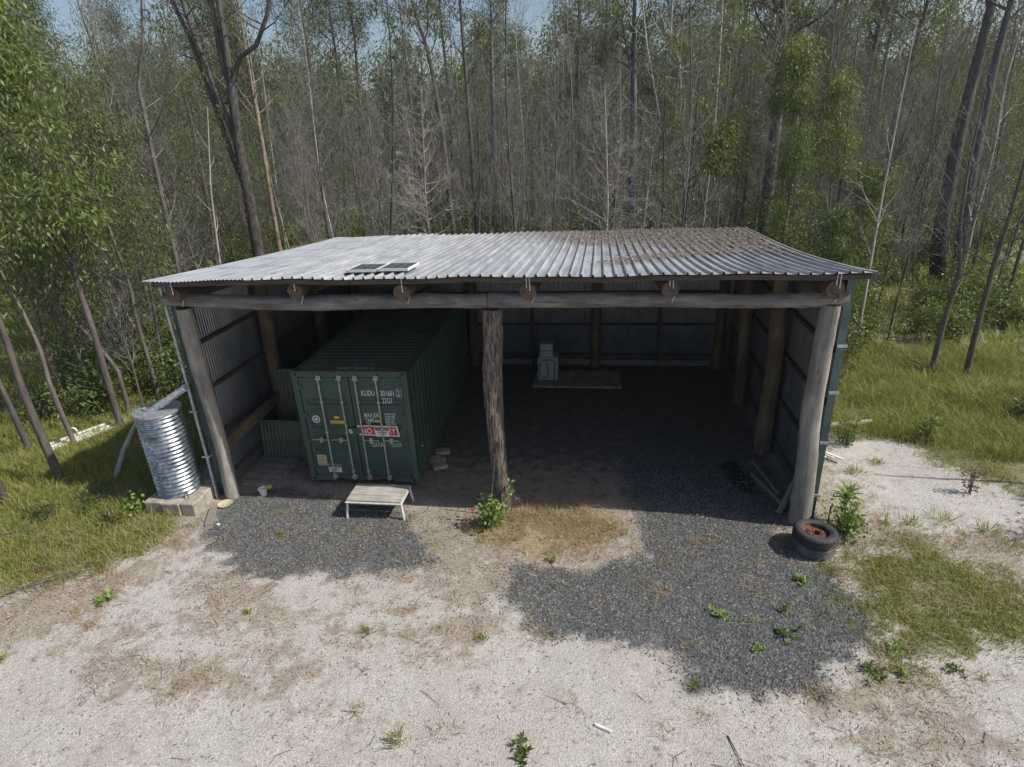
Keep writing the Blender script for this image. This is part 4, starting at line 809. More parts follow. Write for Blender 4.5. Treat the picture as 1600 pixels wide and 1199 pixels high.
tag(mb.build('dry_grass', 'grass_dry'), 'straw coloured dry grass lying beside the middle post and in small patches', 'grass', kind='stuff')

# ---------------------------------------------------------------- plants
def rosette(mb, c, n_, L, W, up=.6, mi=0, droop=.0):
    a = rng.uniform(0, 6.28, n_); e = rng.uniform(.1, 1., n_)*up
    mb.leaves(np.tile(c, (n_, 1)), np.stack([np.cos(a), np.sin(a), e], -1), L*rng.uniform(.7, 1.1, n_), W, np.stack([rng.normal(0, .3, n_), rng.normal(0, .3, n_), np.ones(n_)], -1), mi)
weeds = [(10.02, -1.62, .12, 'g'), (9.55, -2.35, .1, 'g'), (8.55, -2.55, .12, 'g'), (9.45, -2.9, .14, 'g'), (9.0, -3.2, .08, 'g'), (10.4, -3.45, .14, 'g'), (10.8, -3.4, .12, 'g'), (11.5, -3.3, .1, 'g'), (4.2, -5.1, .16, 't'), (5.75, -5.05, .15, 'g'), (5.0, -3.35, .12, 't'), (3.2, -3.4, .1, 't'), (-1.5, -3.1, .16, 'g'), (-2.2, -4.45, .12, 't'), (1.1, -3.2, .08, 't'), (5.9, -1.55, .08, 'g'), (10.9, -2.95, .1, 'g'), (8.0, -3.9, .1, 't'), (.6, -1.15, .1, 't'), (13.0, .2, .25, 't'), (12.4, .0, .2, 't'), (13.6, -.1, .2, 't'), (12.1, 1.9, .18, 't'), (12.7, 2.3, .15, 't')]
for i, (x, y, s, kd) in enumerate(weeds):
    mb = MB()
    if kd == 'g':
        for _ in range(9): rosette(mb, (rng.normal(0, s*.5), rng.normal(0, s*.5), rng.uniform(.0, s*.5)), 9, s*.7, s*.22, .9)
    else:
        xx = rng.normal(0, s*.35, 70); yv_ = rng.normal(0, s*.35, 70); D = np.stack([xx*3/s*.3+rng.normal(0, .3, 70), yv_*3/s*.3+rng.normal(0, .3, 70), np.ones(70)], -1)
        mb.leaves(np.stack([xx, yv_, 0*xx-.01], -1), D, s*rng.uniform(.6, 1.3, 70), .012)
    o = mb.build('weed', ['leaf_lime', 'leaf_bright'][i % 2] if kd == 'g' else 'grass'); o.location = (x, y, float(gz(x, y)))
    tag(o, 'small leafy green weed sprouting in the gravel' if kd == 'g' else 'little tuft of wiry grass in the pale yard', 'weed', 'leafy weeds in the gravel' if kd == 'g' else 'grass tufts in the yard')
def bush(name, lab, cat, loc, sx, sz, nst, nl, L, W, mat, stem='b_brown', seed=0, group=None, z0=.15):
    t = thing(name, lab, cat, (loc[0], loc[1], float(gz(loc[0], loc[1]))), 0, group); ms = MB(); ml = MB()
    for i in range(nst):
        a = rng.uniform(0, 6.28); q = rng.uniform(.2, 1)*sx; hh_ = sz*rng.uniform(.6, 1.05); P = np.array([(0, 0, -.03), (math.cos(a)*q*.4, math.sin(a)*q*.4, hh_*.5), (math.cos(a)*q, math.sin(a)*q, hh_)])
        ms.tube(P, [.012*sz+.004, .008*sz+.003, .003], 5)
        m_ = nl//nst; tt = rng.uniform(z0, 1, m_); B = P[0]*(1-tt[:, None])**2+2*P[1]*((1-tt)*tt)[:, None]+P[2]*(tt**2)[:, None]
        off = rng.normal(0, .12*sx+.03, (m_, 3)); ml.leaves(B+off, off+np.array([0, 0, .1*sx])+rng.normal(0, .05, (m_, 3)), L*rng.uniform(.6, 1.2, m_), W*rng.uniform(.7, 1.2, m_))
    ms.build('stems', stem, t, True); ml.build('foliage', mat, t); return t
g0 = bush('geranium', 'bright green geranium with a red flower at the foot of the middle post', 'plant', (4.66, -.62, 0), .30, .62, 11, 520, .075, .075, 'leaf_lime')
mb = MB()
for _ in range(26): rosette(mb, (-.33+rng.normal(0, .014), -.02+rng.normal(0, .012), .38+rng.normal(0, .012)), 2, .025, .022, .8)
mb.build('flower', 'petal', g0); mb = MB(); mb.tube([(-.05, 0, .1), (-.2, -.02, .25), (-.33, -.02, .37)], .005, 5); mb.build('flower_stalk', 'b_brown', g0)
bush('leafy_vine', 'sprig of green leaves climbing the right side of the middle post', 'plant', (5.0, -.18, 0), .06, .85, 2, 40, .07, .06, 'leaf_lime', z0=.7)
g1 = bush('leafy_shrub', 'light green leafy shrub behind the stacked tyres at the right post', 'shrub', (11.15, -.32, 0), .34, .66, 12, 700, .07, .06, 'leaf_lime')
mb = MB(); 
t = thing('agave_plant', 'spiky green rosette plant growing above the shrub by the right post', 'plant', (11.22, .05, 0)); mb.tube([(0, 0, 0), (0, 0, .55)], .035, 7); mb.build('stem', 'b_brown', t, True)
for k in range(30):
    a = k*2.4; e = .15+1.1*(k/30); d = np.array([math.cos(a), math.sin(a), e]); d /= np.linalg.norm(d); s = np.array([-math.sin(a), math.cos(a), 0]); L2 = .33; c0 = np.array([0, 0, .5+.004*k])
    V = [c0-s*.02, c0+s*.02, c0+d*L2*.5+s*.028+np.array([0, 0, .012]), c0+d*L2*.5-s*.028+np.array([0, 0, .012]), c0+d*L2-np.array([0, 0, .05]), c0+d*L2*.5-np.array([0, 0, .006])]
    mb = MB(); mb.add(V, q=[(0, 1, 2, 5), (0, 5, 3, 0)][:1], t=[(0, 5, 3), (5, 2, 4), (5, 4, 3)]); mb.build('leaf', 'leaf_lime', t)
bush('fern', 'dark green fern in the shade left of the tank stand', 'plant', (-3.9, -.55, 0), .5, .3, 14, 420, .12, .03, 'leaf_dark', z0=.05)
bush('creeper', 'yellow-green creeper against the corner of the tank stand', 'plant', (-2.85, -.75, 0), .22, .4, 6, 90, .09, .08, 'leaf_lime')
for i, (x, y, s, h_, lab) in enumerate(((14.35, -.25, .35, .55, 'dark red-leaved weed at the right edge of the pale path, nearest'), (14.75, .15, .3, .6, 'dark red-leaved weed at the right edge of the pale path, farthest'), (14.0, 1.2, .15, .5, 'single reddish stem standing in the pale path'), (14.3, -1.2, .2, .3, 'low reddish weed below the red-leaved ones on the right'))):
    bush('red_weed', lab, 'weed', (x, y, 0), s, h_, 7, 120, .08, .035, 'leaf_red', group='reddish weeds by the path')
for i, (x, y, s, h_, n_, lab) in enumerate(((14.2, 3.4, .3, .8, 220, 'light green sapling in the grass beyond the pale path'), (12.4, 3.1, .35, .6, 300, 'bushy green clump at the near end of the fallen log'), (-3.1, -1.1, .3, .25, 220, 'low clump of leaves in the grass left of the tank'), (-4.7, -1.1, .3, .35, 200, 'dark leafy plant in the left grass by the tree row'), (13.0, 6.4, .6, .9, 500, 'broad dark green shrub in the long grass right of the shed'), (16.8, 4.6, .6, .8, 500, 'green shrub at the right edge beyond the path'), (18.5, 6., .9, 1.2, 700, 'large green shrub at the right edge under the leaning trunks'))):
    bush('green_shrub', lab, 'shrub', (x, y, 0), s, h_, 9, n_, .11, .045, 'leaf_bright' if i < 2 else 'leaf')
for i, (x, y, s_, h_) in enumerate(((-7.2, 4.2, .6, 1.5), (-5.4, 5.2, .7, 1.7), (-4.6, 7.5, .8, 2.0), (-8.6, 3.0, .6, 1.3), (-9.5, 5.0, .9, 2.2), (-6.6, 7.0, .9, 2.4), (-3.9, 4.6, .5, 1.2), (-10.4, 3.2, .7, 1.6), (-8.2, 6.6, .8, 2.1))):
    bush('broadleaf_shrub', ['broad-leaved bush behind the white pipe pile', 'broad-leaved bush just behind the water tank', 'tall broad-leaved bush near the left wall and farthest back', 'broad-leaved bush left of the white pipes', 'large bush at the far left edge among the trunks', 'tall broad-leaved bush among the trunks above the tank', 'small broad-leaved bush close to the left wall', 'bush at the left edge in front of the large one', 'tall bush in the middle of the left thicket'][i], 'bush', (x, y, 0), s_, h_, 14, 900, .14, .06, ['leaf_bright', 'leaf'][i % 2], z0=.1)
def branch_debris(lab, P, r, seed, mat='b_grey'):
    rg = np.random.default_rng(seed); mb = MB(); P = np.array(P, float); mb.tube(P, np.linspace(r, r*.4, len(P)), 6); D = P[-1]-P[0]; L0 = np.linalg.norm(D)
    for _ in range(9):
        t_ = rg.uniform(.15, .95); b0 = P[0]+D*t_+np.array([0, 0, .02]); a = math.atan2(D[1], D[0])+rg.choice([-1, 1])*rg.uniform(.3, .9); l2 = L0*rg.uniform(.2, .5)
        mb.tube([b0, b0+np.array([math.cos(a)*l2*.5, math.sin(a)*l2*.5, rg.uniform(.02, .15)]), b0+np.array([math.cos(a+.2)*l2, math.sin(a+.2)*l2, rg.uniform(.0, .2)])], [r*.4, r*.3, r*.12], 4)
    tag(mb.build('fallen_branch', mat, None, True), lab, 'branch')
branch_debris('bare grey branch lying in the left grass, upper one', [(-5.2, -1.9, .15), (-4.2, -1.75, .25), (-3.2, -2.0, .12)], .012, 1)
branch_debris('twiggy fallen branch on the left where the grass ends', [(-4.0, -2.75, .05), (-3.0, -2.5, .12), (-2.0, -2.2, .05)], .014, 2)
branch_debris('dark forked branch lying at the edge of leaf litter on the left', [(-3.4, -3.2, .04), (-2.8, -2.75, .12), (-2.3, -2.45, .04)], .017, 3, 'b_dark')
branch_debris('thin dark twig lying on the pale gravel at bottom right', [(8.3, -4.6, .02), (8.4, -4.95, .03), (8.5, -5.3, .02)], .008, 4, 'b_dark')
branch_debris('long bent bare branch lying in the grass right of the shed', [(14.95, 10.6, .9), (15.4, 9., .25), (16.1, 7.7, .1)], .04, 5)

# ---------------------------------------------------------------- trees
def wander(P0, d, L, n_, up, wig, rg):
    P = [np.array(P0, float)]; d = np.array(d, float); d /= np.linalg.norm(d)
    for i in range(n_):
        P.append(P[-1]+d*L/n_); d = d+np.array([0, 0, up])+rg.normal(0, wig, 3); d /= np.linalg.norm(d)
    return np.array(P), d
def trunk_path(H, lean, wob, n_, rg):
    t = np.linspace(0, 1, n_); a, b_ = rg.uniform(0, 6, 2); return np.stack([lean[0]*t+wob*np.sin(t*rg.uniform(3, 7)+a)-wob*math.sin(a), lean[1]*t+wob*np.sin(t*rg.uniform(3, 7)+b_)-wob*math.sin(b_), H*t-.15], -1)
def leafspray(ml, c, n_, sp, L, W, rg, droop=.9):
    c = np.atleast_2d(c); C0 = np.repeat(c, n_, 0); off = rng.normal(0, sp, C0.shape)*np.array([1, 1, .75]); D = off*.8/max(sp, .01)*.5+rng.normal(0, .45, C0.shape)+np.array([0, 0, -droop])
    ml.leaves(C0+off, D, L*rng.uniform(.6, 1.2, len(C0)), W*rng.uniform(.7, 1.2, len(C0)))
def gen(H, r, nb, seed, lo=.2, blen=.28, twigs=5, sub=2, leaf=0, L=.16, W=.045, sp=.22, lean=(0, 0), wob=.12, up=.12, k=6, path=None, elev=(.3, 1.1), droop=.9, leaflo=0., bup=None):
    rg = np.random.default_rng(seed); ms = MB(); ml = MB()
    P = trunk_path(H, lean, wob, 12, rg) if path is None else np.asarray(path, float); n_ = len(P); H = P[-1, 2]
    s_ = np.linspace(0, 1, n_); ms.tube(P, r*(1-.82*s_**1.1)+.004, k); az = rg.uniform(0, 6.28)
    mb2 = MB()
    for i in range(nb):
        t = lo+(1-lo)*((i+rg.random())/nb); az += 2.4+rg.normal(0, .4); p = np.array([np.interp(t, s_, P[:, j]) for j in range(3)])
        e = rg.uniform(*elev); L0 = H*blen*(1.15-t*.85)*rg.uniform(.5, 1.2)+.25; rb = max(.006, r*(1-.8*t)*.42)
        Q, d = wander(p, (math.cos(az)*math.cos(e), math.sin(az)*math.cos(e), math.sin(e)), L0, 5, up, .12, rg); mb2.tube(Q, np.linspace(rb, rb*.25, 6), 4, caps=False)
        tips = [Q[-1]]
        for _ in range(twigs):
            u = rg.uniform(.2, 1); q = np.array([np.interp(u*5, range(6), Q[:, j]) for j in range(3)]); dd = (Q[-1]-Q[0])/L0+rg.normal(0, .55, 3)+np.array([0, 0, .15]); Lt = L0*rg.uniform(.2, .5)
            Z_, d2 = wander(q, dd, Lt, 3, up, .2, rg); mb2.tube(Z_, np.linspace(rb*.42, rb*.14, 4), 3, caps=False); tips.append(Z_[-1])
            for _ in range(sub):
                j = rg.integers(1, 4); dd = (Z_[-1]-Z_[0])/Lt+rg.normal(0, .8, 3); Y_, _ = wander(Z_[j], dd, Lt*.5, 2, up, .25, rg); mb2.tube(Y_, np.linspace(rb*.2, rb*.09, 3)+.001, 3, caps=False)
        if leaf and t > leaflo: leafspray(ml, np.array(tips), leaf, sp, L, W, rg, droop)
    return ms, mb2, ml
KEYS = [(-8.4, 16, .10)]
def tree(name, lab, cat, parts, loc, bark, lm='leaf', group=None, rz=0):
    KEYS.append((loc[0], loc[1], .035 if 'large' in lab or 'thick' in lab else (.045 if 'long upswept' in lab else (.04 if 'twigs' in lab else .025 if 'leafless' in lab or 'pale' in lab else .013)))); ms, mb2, ml = parts; t = thing(name, lab, cat, loc, rz, group); ms.build('trunk', bark, t, True)
    if mb2.n: mb2.build('branches', bark, t, True)
    if ml.n: ml.build('crown', lm, t)
    return t
def keytree(name, lab, pts, Y, r, bark, **kw):
    """pts: (x, z) of the trunk's centre line in its own vertical plane y = Y"""
    lm = kw.pop('lm', 'leaf'); x0 = pts[0][0]; P = np.array([(a-x0, rng.normal(0, .05), z) for a, z in pts]); 
    if P[0, 2] > .3: P = np.vstack([[P[0, 0]+(P[0, 0]-P[1, 0])*.2, 0, -.2], P])
    else: P[0, 2] = -.2
    P[0, 1] = 0; n_ = 14; s = np.linspace(0, len(P)-1, n_); Q = np.stack([np.interp(s, range(len(P)), P[:, j]) for j in range(3)], -1)
    return tree(name, lab, 'tree', gen(Q[-1, 2], r, path=Q, **kw), (x0, Y, float(gz(x0, Y))), bark, lm)
# the big forked dark tree left of the shed roof
rg = np.random.default_rng(3); t = thing('forked_gum', 'big dark gum tree forking into several stems above the left end of the roof', 'tree', (-8.93, 16, 0)); ms = MB(); m2 = MB(); ml = MB()
def rel(p): return [(a+8.93, rng.normal(0, .04), z) for a, z in p]
ms.tube([(0, 0, -.2)]+rel([(-8.95, 2.2), (-8.9, 4.5), (-8.82, 7.0), (-8.63, 9.35)]), [.31, .27, .24, .21, .19], 10)
stems = [([(-8.82, 7.0), (-9.25, 8.6), (-9.47, 9.92), (-9.9, 11.94), (-10.0, 15)], .15), ([(-8.66, 9.1), (-8.8, 10.2), (-8.75, 11.53), (-8.78, 13.2), (-9, 16)], .13), ([(-8.63, 9.3), (-8.48, 10.91), (-8.38, 13.18), (-8.3, 17)], .15), ([(-8.62, 9.0), (-8.5, 9.5), (-7.98, 10.28), (-7.16, 10.67), (-6.54, 11.64), (-5.87, 13.), (-5.7, 15)], .12), ([(-8.88, 5.), (-9.25, 6.6), (-9.6, 8.8), (-9.95, 11), (-10.9, 14)], .13)]
for p_, r_ in stems:
    P = rel(p_); ms.tube(P, np.linspace(r_, r_*.55, len(P)), 8)
    for _ in range(9):
        j = rg.uniform(1, len(P)-1); q = [np.interp(j, range(len(P)), [w[i] for w in P]) for i in range(3)]; Z_, _ = wander(q, rg.normal(0, 1, 3)*np.array([1, 1, .3])+np.array([0, 0, .5]), rg.uniform(1, 2.6), 5, .1, .15, rg); m2.tube(Z_, np.linspace(.035, .01, 6), 4)
        if Z_[-1][2] > 13: leafspray(ml, Z_[3:], 10, .25, .15, .04, rg)
ms.build('trunk', 'b_dark', t, True); m2.build('branches', 'b_dark', t, True); ml.build('crown', 'leaf', t)

bare = dict(nb=24, twigs=5, sub=2)
keytree('bare_sapling', 'leafless grey tree with long upswept branches left of the forked gum', [(-9.42, 2.2), (-9.41, 2.53), (-9.28, 4.84), (-9.08, 7.78), (-9.1, 9.15), (-8.53, 10.12), (-7.92, 12.5)], 11, .125, 'b_grey', seed=101, nb=36, blen=.24, twigs=6, sub=3, lo=.25)
keytree('bare_sapling', 'thin pale dead stem beside the left slope of the roof', [(-7.6, 0), (-7.53, 2.77), (-7.23, 5.46), (-6.77, 8.2)], 11, .07, 'b_pale', seed=102, nb=8, blen=.12, twigs=2, sub=0)
keytree('gum_sapling', 'slender orange-tan trunk right of the big forked gum', [(-9, 0), (-8.92, 3.98), (-8.83, 6.99), (-8.78, 9.96), (-8.7, 13)], 18, .13, 'b_tan', seed=103, nb=14, lo=.55, leaf=20, twigs=4)
keytree('gum_sapling', 'purplish brown trunk nearest to the tank, first of the left tree row', [(-5.34, 0), (-5.48, 1.39), (-5.45, 2.59), (-5.35, 3.88), (-5.7, 6.2), (-6.1, 8.5)], .14, .095, 'b_brown', seed=104, nb=12, lo=.72, leaf=26, L=.15, W=.05, twigs=4, blen=.2)
keytree('gum_sapling', 'slim grey-brown trunk rising from beside the white pipes', [(-6.64, 0), (-6.66, 1.69), (-6.63, 2.73), (-6.75, 3.66), (-6.98, 4.47), (-7.2, 7)], 1.93, .06, 'b_brown', seed=105, nb=12, lo=.5, leaf=16, twigs=4)
keytree('gum_sapling', 'yellow peeling trunk at the left edge of the picture', [(-8.8, 0), (-8.83, 1.35), (-8.71, 2.55), (-8.64, 3.67), (-8.59, 4.87), (-8.6, 5.75), (-8.6, 9)], 4, .10, 'b_tan', seed=106, nb=10, lo=.6, leaf=22, twigs=4)
keytree('leafy_gum', 'bright leafy gum tree overhanging the upper left, right of the yellow trunk', [(-6.14, 0), (-6.05, 1.58), (-6.01, 3.03), (-6.07, 3.91), (-6.01, 5.02), (-6.15, 7.4), (-6.3, 9.4)], 2.93, .09, 'b_brown', seed=107, nb=30, lo=.52, leaf=40, L=.17, W=.05, sp=.24, blen=.24, lm='leaf_gold', twigs=6)
keytree('gum_sapling', 'leaning brown trunk right behind the leafy gum near the tank', [(-6.52, 0), (-6.46, 1.47), (-7.46, 2.99), (-7.9, 5)], 3.74, .07, 'b_brown', seed=108, nb=12, lo=.5, leaf=18)
keytree('gum_sapling', 'dark trunk in the left row, behind the purplish one', [(-7.55, 0), (-7.54, .98), (-7.57, 2.13), (-7.7, 5), (-7.6, 8)], 1.54, .08, 'b_dark', seed=109, nb=14, lo=.5, leaf=26, lm='leaf_bright')
keytree('gum_sapling', 'short dark trunk base at the far left edge of the grass', [(-6.2, 0), (-6.1, .54), (-6.4, 3.), (-6.7, 6.4)], -.51, .08, 'b_dark', seed=110, nb=8, lo=.85, leaf=20, blen=.12)
keytree('gum_sapling', 'knobbly brown trunk in the thicket left of the left wall', [(-6.41, 0), (-6.41, 1.2), (-6.41, 2.59), (-6.29, 3.44), (-6.4, 5.41), (-6.58, 6.73), (-6.7, 8)], 4.85, .075, 'b_brown', seed=111, nb=18, lo=.35, leaf=24)
keytree('dead_snag', 'tall bleached dead trunk with a bare crook above the roof centre', [(.5, 0), (.61, 2.74), (.76, 8.71), (.85, 12.28), (1.66, 12.9)], 26, .20, 'b_burnt', seed=112, nb=9, lo=.5, blen=.13, twigs=3, sub=1)
keytree('gum_tree', 'straight dark trunk left of the bleached snag', [(-.35, 0), (-.4, 1.44), (-.44, 8.2), (-.54, 13.31), (-.6, 17)], 25, .17, 'b_dark', seed=113, nb=16, lo=.5, leaf=26, L=.24, W=.06)
keytree('gum_tree', 'thin grey trunk rising behind the roof left of centre', [(-4., 0), (-4.15, 3.4), (-4.51, 7.27), (-4.51, 10.8), (-4.65, 15)], 28, .12, 'b_grey', seed=114, nb=16, lo=.6, leaf=24, L=.25, W=.06)
keytree('gum_tree', 'dark double-curved trunk high up left of centre', [(-3.0, 0), (-3.25, 7.43), (-3.62, 11.26), (-4.43, 14.4), (-4.8, 18)], 30, .2, 'b_dark', seed=115, nb=18, lo=.5, leaf=28, L=.26, W=.07)
keytree('gum_tree', 'thick burnt trunk standing behind the roof right of centre', [(8.5, 0), (8.47, 1.68), (8.4, 7.81), (8.29, 10.93), (8.25, 16)], 26, .28, 'b_burnt', seed=116, nb=18, lo=.6, leaf=28, L=.26, W=.07)
t = thing('bare_sapling', 'pale leafless tree forking into a tall V behind the roof', 'tree', (10.15, 20, 0)); ms = MB(); m2 = MB(); rg = np.random.default_rng(9)
for p_, r_ in (([(10.2, -.2), (10.15, 2.52), (10.0, 5.09)], .09), ([(10.0, 5.0), (9.29, 7.18), (8.56, 10.24), (8.23, 12.5)], .065), ([(10.0, 5.0), (10.15, 8.02), (10.01, 9.41), (9.56, 10.64), (9.54, 13)], .06)):
    P = np.array([(a-10.15, rg.normal(0, .04), z) for a, z in p_]); ms.tube(P, np.linspace(r_, r_*.6, len(P)), 6)
    if r_ < .08:
        for _ in range(16):
            j = rg.uniform(.4, len(P)-1); q = [np.interp(j, range(len(P)), P[:, i]) for i in range(3)]; Z_, _ = wander(q, rg.normal(0, 1, 3)*np.array([1, 1, .2])+np.array([0, 0, .7]), rg.uniform(.8, 2.4), 5, .1, .15, rg); m2.tube(Z_, np.linspace(.022, .006, 6), 4)
            for _ in range(4): W_, _ = wander(Z_[rg.integers(1, 5)], rg.normal(0, 1, 3)+np.array([0, 0, .6]), rg.uniform(.3, .9), 3, .1, .2, rg); m2.tube(W_, np.linspace(.01, .004, 4), 3)
ms.build('trunk', 'b_pale', t, True); m2.build('branches', 'b_pale', t, True)
keytree('dead_wattle', 'bushy silver-grey dead tree with a tangle of fine twigs behind the roof, right of centre', [(6.9, 0), (7.0, 4), (6.8, 8.5)], 17, .07, 'b_pale', seed=151, nb=44, blen=.36, twigs=9, sub=5, lo=.22, elev=(.1, 1.0))
keytree('dead_wattle', 'lower dead tree with drooping silvery twigs just behind the roof, left of the V-forked one', [(8.3, 0), (8.2, 3), (8.5, 6.3)], 13, .055, 'b_pale', seed=152, nb=40, blen=.38, twigs=9, sub=5, lo=.25, elev=(-.2, .8), up=-.02)
keytree('dead_wattle', 'spreading dead tree with pale twigs behind the roof, left of the bleached snag', [(-1.8, 0), (-1.9, 4), (-1.6, 9)], 20, .07, 'b_pale', seed=153, nb=40, blen=.30, twigs=8, sub=4, lo=.25, elev=(.1, 1.0))
keytree('gum_sapling', 'slender cream trunk with a tuft of leaves halfway, behind the right half of the roof', [(11.8, 0), (11.79, 2.77), (11.73, 6.21), (11.74, 9.83), (11.8, 13.)], 18, .085, 'b_tan', seed=117, nb=14, lo=.45, leaf=34, blen=.14, lm='leaf_bright')
keytree('gum_sapling', 'thin tan trunk just right of the slender cream one', [(14.3, 0), (14.24, 2.17), (13.33, 11.34), (13.1, 14.)], 24, .075, 'b_tan', seed=118, nb=12, lo=.6, leaf=20, blen=.14)
keytree('gum_tree', 'thick blackened trunk above the right end of the roof', [(15.4, 0), (15.3, 2.27), (15.31, 7.44), (15.24, 10.3), (14.6, 13.64), (14.4, 18)], 24, .36, 'b_dark', seed=119, nb=22, lo=.5, leaf=34, L=.26, W=.07)
keytree('gum_tree', 'large smooth grey trunk leaning in the upper right, left one of two', [(21.72, 0), (21.37, 1.77), (21.26, 5.81), (21.32, 8.99), (21.32, 11.66), (21.4, 17)], 18.84, .36, 'b_burnt', seed=120, nb=18, lo=.7, leaf=34, L=.22, W=.06)
keytree('gum_tree', 'large smooth grey trunk in the upper right, right one of two', [(22.19, 0), (22.0, 1.4), (21.77, 4.95), (21.6, 8.17), (21.64, 11.51), (21.7, 17)], 18.2, .29, 'b_burnt', seed=121, nb=18, lo=.7, leaf=34, L=.22, W=.06)
keytree('gum_sapling', 'thin whitish trunk crossing in front of the two large grey ones', [(21.6, 0), (21.62, .98), (21.55, 2.94), (21.66, 5.44), (21.41, 7.74), (21.57, 9.91), (21.72, 12)], 17, .09, 'b_pale', seed=122, nb=14, lo=.3, blen=.16)
keytree('bare_sapling', 'crooked leafless trunk standing in the grass right of the shed', [(16.21, 0), (16.26, 1.84), (16.29, 3.11), (16.03, 4.27), (15.91, 5.85), (15.9, 7.5)], 7.57, .085, 'b_grey', seed=123, nb=22, lo=.25, blen=.26, twigs=5)
keytree('bare_sapling', 'straighter leafless trunk right of the crooked one in the grass', [(17.03, 0), (16.97, 1.71), (17.02, 3.47), (17.04, 4.27), (17.06, 5.7), (17.1, 7.8)], 7.35, .09, 'b_grey', seed=124, nb=20, lo=.3, blen=.24, twigs=5)
keytree('gum_sapling', 'dark thin trunk at the right edge of the picture', [(21.07, 0), (21.11, 2.73), (21.2, 8)], 13, .08, 'b_dark', seed=125, nb=14, lo=.4, leaf=20)
keytree('bare_sapling', 'pale slim leafless sapling just right of the shed roof corner', [(15.22, 0), (15.21, 2.01), (15.16, 3.9), (15.18, 4.99), (15.2, 7.1), (15.23, 9.4)], 10.3, .05, 'b_pale', seed=126, nb=18, lo=.25, blen=.17, twigs=4)
for i, (x, y, H_, lo_, lab) in enumerate(((13.26, 14, 9.2, .72, 'sapling with a yellow-green tuft at its top above the right end of the roof'), (14.82, 14, 8.2, .55, 'sapling with broad sunlit foliage in the upper right'), (11.05, 14, 6.7, .75, 'short sapling with a round tuft behind the roof near the cream trunk'), (12.71, 12, 6.6, .3, 'narrow green sapling rising from behind the right roof end'), (15.52, 12, 5.4, .25, 'feathery low sapling right of the roof corner'), (14.1, 11, 4.2, .1, 'bushy dark sapling close behind the right roof corner'))):
    tree('gum_sapling', lab, 'tree', gen(H_, .05, 26, 200+i, lo=lo_, blen=.15, twigs=6, sub=0, leaf=30, L=.15, W=.035, sp=.17), (x, y, 0), 'b_grey', 'leaf_gold' if i < 3 else 'leaf_bright')
    KEYS[-1] = (x, y, .035)

keytree('bare_sapling', 'dead stump-topped sapling just outside the right edge, casting a thin shadow on the pale path', [(17.0, 0), (17.05, 2.4), (17.0, 4.6)], 1.45, .07, 'b_grey', seed=140, nb=5, blen=.1, twigs=2, sub=0, lo=.6)
# prototypes of the thicket, copied
protos = {}
def proto(kind, name, parts, bark, lm='leaf'):
    ms, m2, ml = parts; a = ms.mesh('trunk', bark, True); a['tone'] = bark; c = m2.mesh('branches', 'b_twig' if kind == 'dead' else bark, True); e = ml.mesh('crown', lm) if ml.n else None
    protos.setdefault(kind, []).append((name, a, c, e))
for i in range(9):
    H_ = rng.uniform(8, 15); proto('dead', 'bare_sapling', gen(H_, rng.uniform(.032, .065), 34, 300+i, lo=.14, blen=rng.uniform(.14, .28), twigs=8, sub=4, elev=(.5, 1.25), lean=tuple(rng.normal(0, .35, 2)), wob=.14), ['b_grey', 'b_brown', 'b_dark', 'b_grey', 'b_brown', 'b_dark', 'b_pale'][i % 7])
for i in range(6):
    H_ = rng.uniform(7, 13); proto('green', 'gum_sapling', gen(H_, rng.uniform(.05, .09), 26, 330+i, lo=.2, blen=.2, twigs=5, sub=0, leaf=22, L=.13, W=.03, sp=.2, lean=tuple(rng.normal(0, .35, 2)), wob=.14), ['b_grey', 'b_brown', 'b_dark'][i % 3], ['leaf', 'leaf_bright'][i % 2])
for i in range(4):
    H_ = rng.uniform(17, 23); proto('gum', 'gum_tree', gen(H_, rng.uniform(.15, .26), 30, 350+i, lo=.55, blen=.2, twigs=7, sub=0, leaf=34, L=.22, W=.055, sp=.38, lean=tuple(rng.normal(0, 1, 2)), wob=.3, k=8), ['b_dark', 'b_burnt', 'b_grey', 'b_dark'][i % 4], ['leaf', 'leaf_dark'][i % 2])
for i in range(4):
    rg = np.random.default_rng(370+i); ms = MB(); ml = MB(); s = 1.
    for _ in range(10):
        a = rg.uniform(0, 6.28); Z_, _ = wander((0, 0, 0), (math.cos(a)*.5, math.sin(a)*.5, 1), rg.uniform(.7, 1.6), 4, .0, .2, rg); ms.tube(Z_, np.linspace(.014, .004, 5), 4); leafspray(ml, Z_[1:], 28, .2, .16, .06, rg, .1)
    protos.setdefault('shrub', []).append(('undergrowth_shrub', ms.mesh('stems', 'b_brown', True), None, ml.mesh('foliage', 'leaf_bright')))
LAB = {'dead': {'L': 'thin leafless sapling in the sunlit thicket left of the shed', 'C': 'thin leafless sapling in the grey thicket behind the roof', 'R': 'thin leafless sapling in the shady thicket right of the roof'},
       'green': {'L': 'slender gum sapling with hanging leaves in the thicket left of the shed', 'C': 'slender gum sapling with hanging leaves behind the roof', 'R': 'slender gum sapling with hanging leaves right of the roof'},
       'gum': {'L': 'tall forest gum with leafy crown in the background left of the shed', 'C': 'tall forest gum with leafy crown in the background behind the roof', 'R': 'tall forest gum with leafy crown in the background right of the roof'},
       'shrub': {'L': 'low leafy bush on the forest floor left of the shed', 'C': 'low leafy bush on the forest floor behind the roof', 'R': 'low leafy bush on the forest floor right of the shed'}}
GRP = {'dead': 'leafless saplings of the thicket', 'green': 'gum saplings of the thicket', 'gum': 'tall gums of the forest', 'shrub': 'bushes of the forest floor'}
taken = [(-8.9, 16), (-9.3, 11)]
def inview(x, y, m=1.02):
    d = Vector((x, y, 2))-CAMP; z = d.dot(_F); return z > 0 and abs(d.dot(_R2)/z) < .8553*m
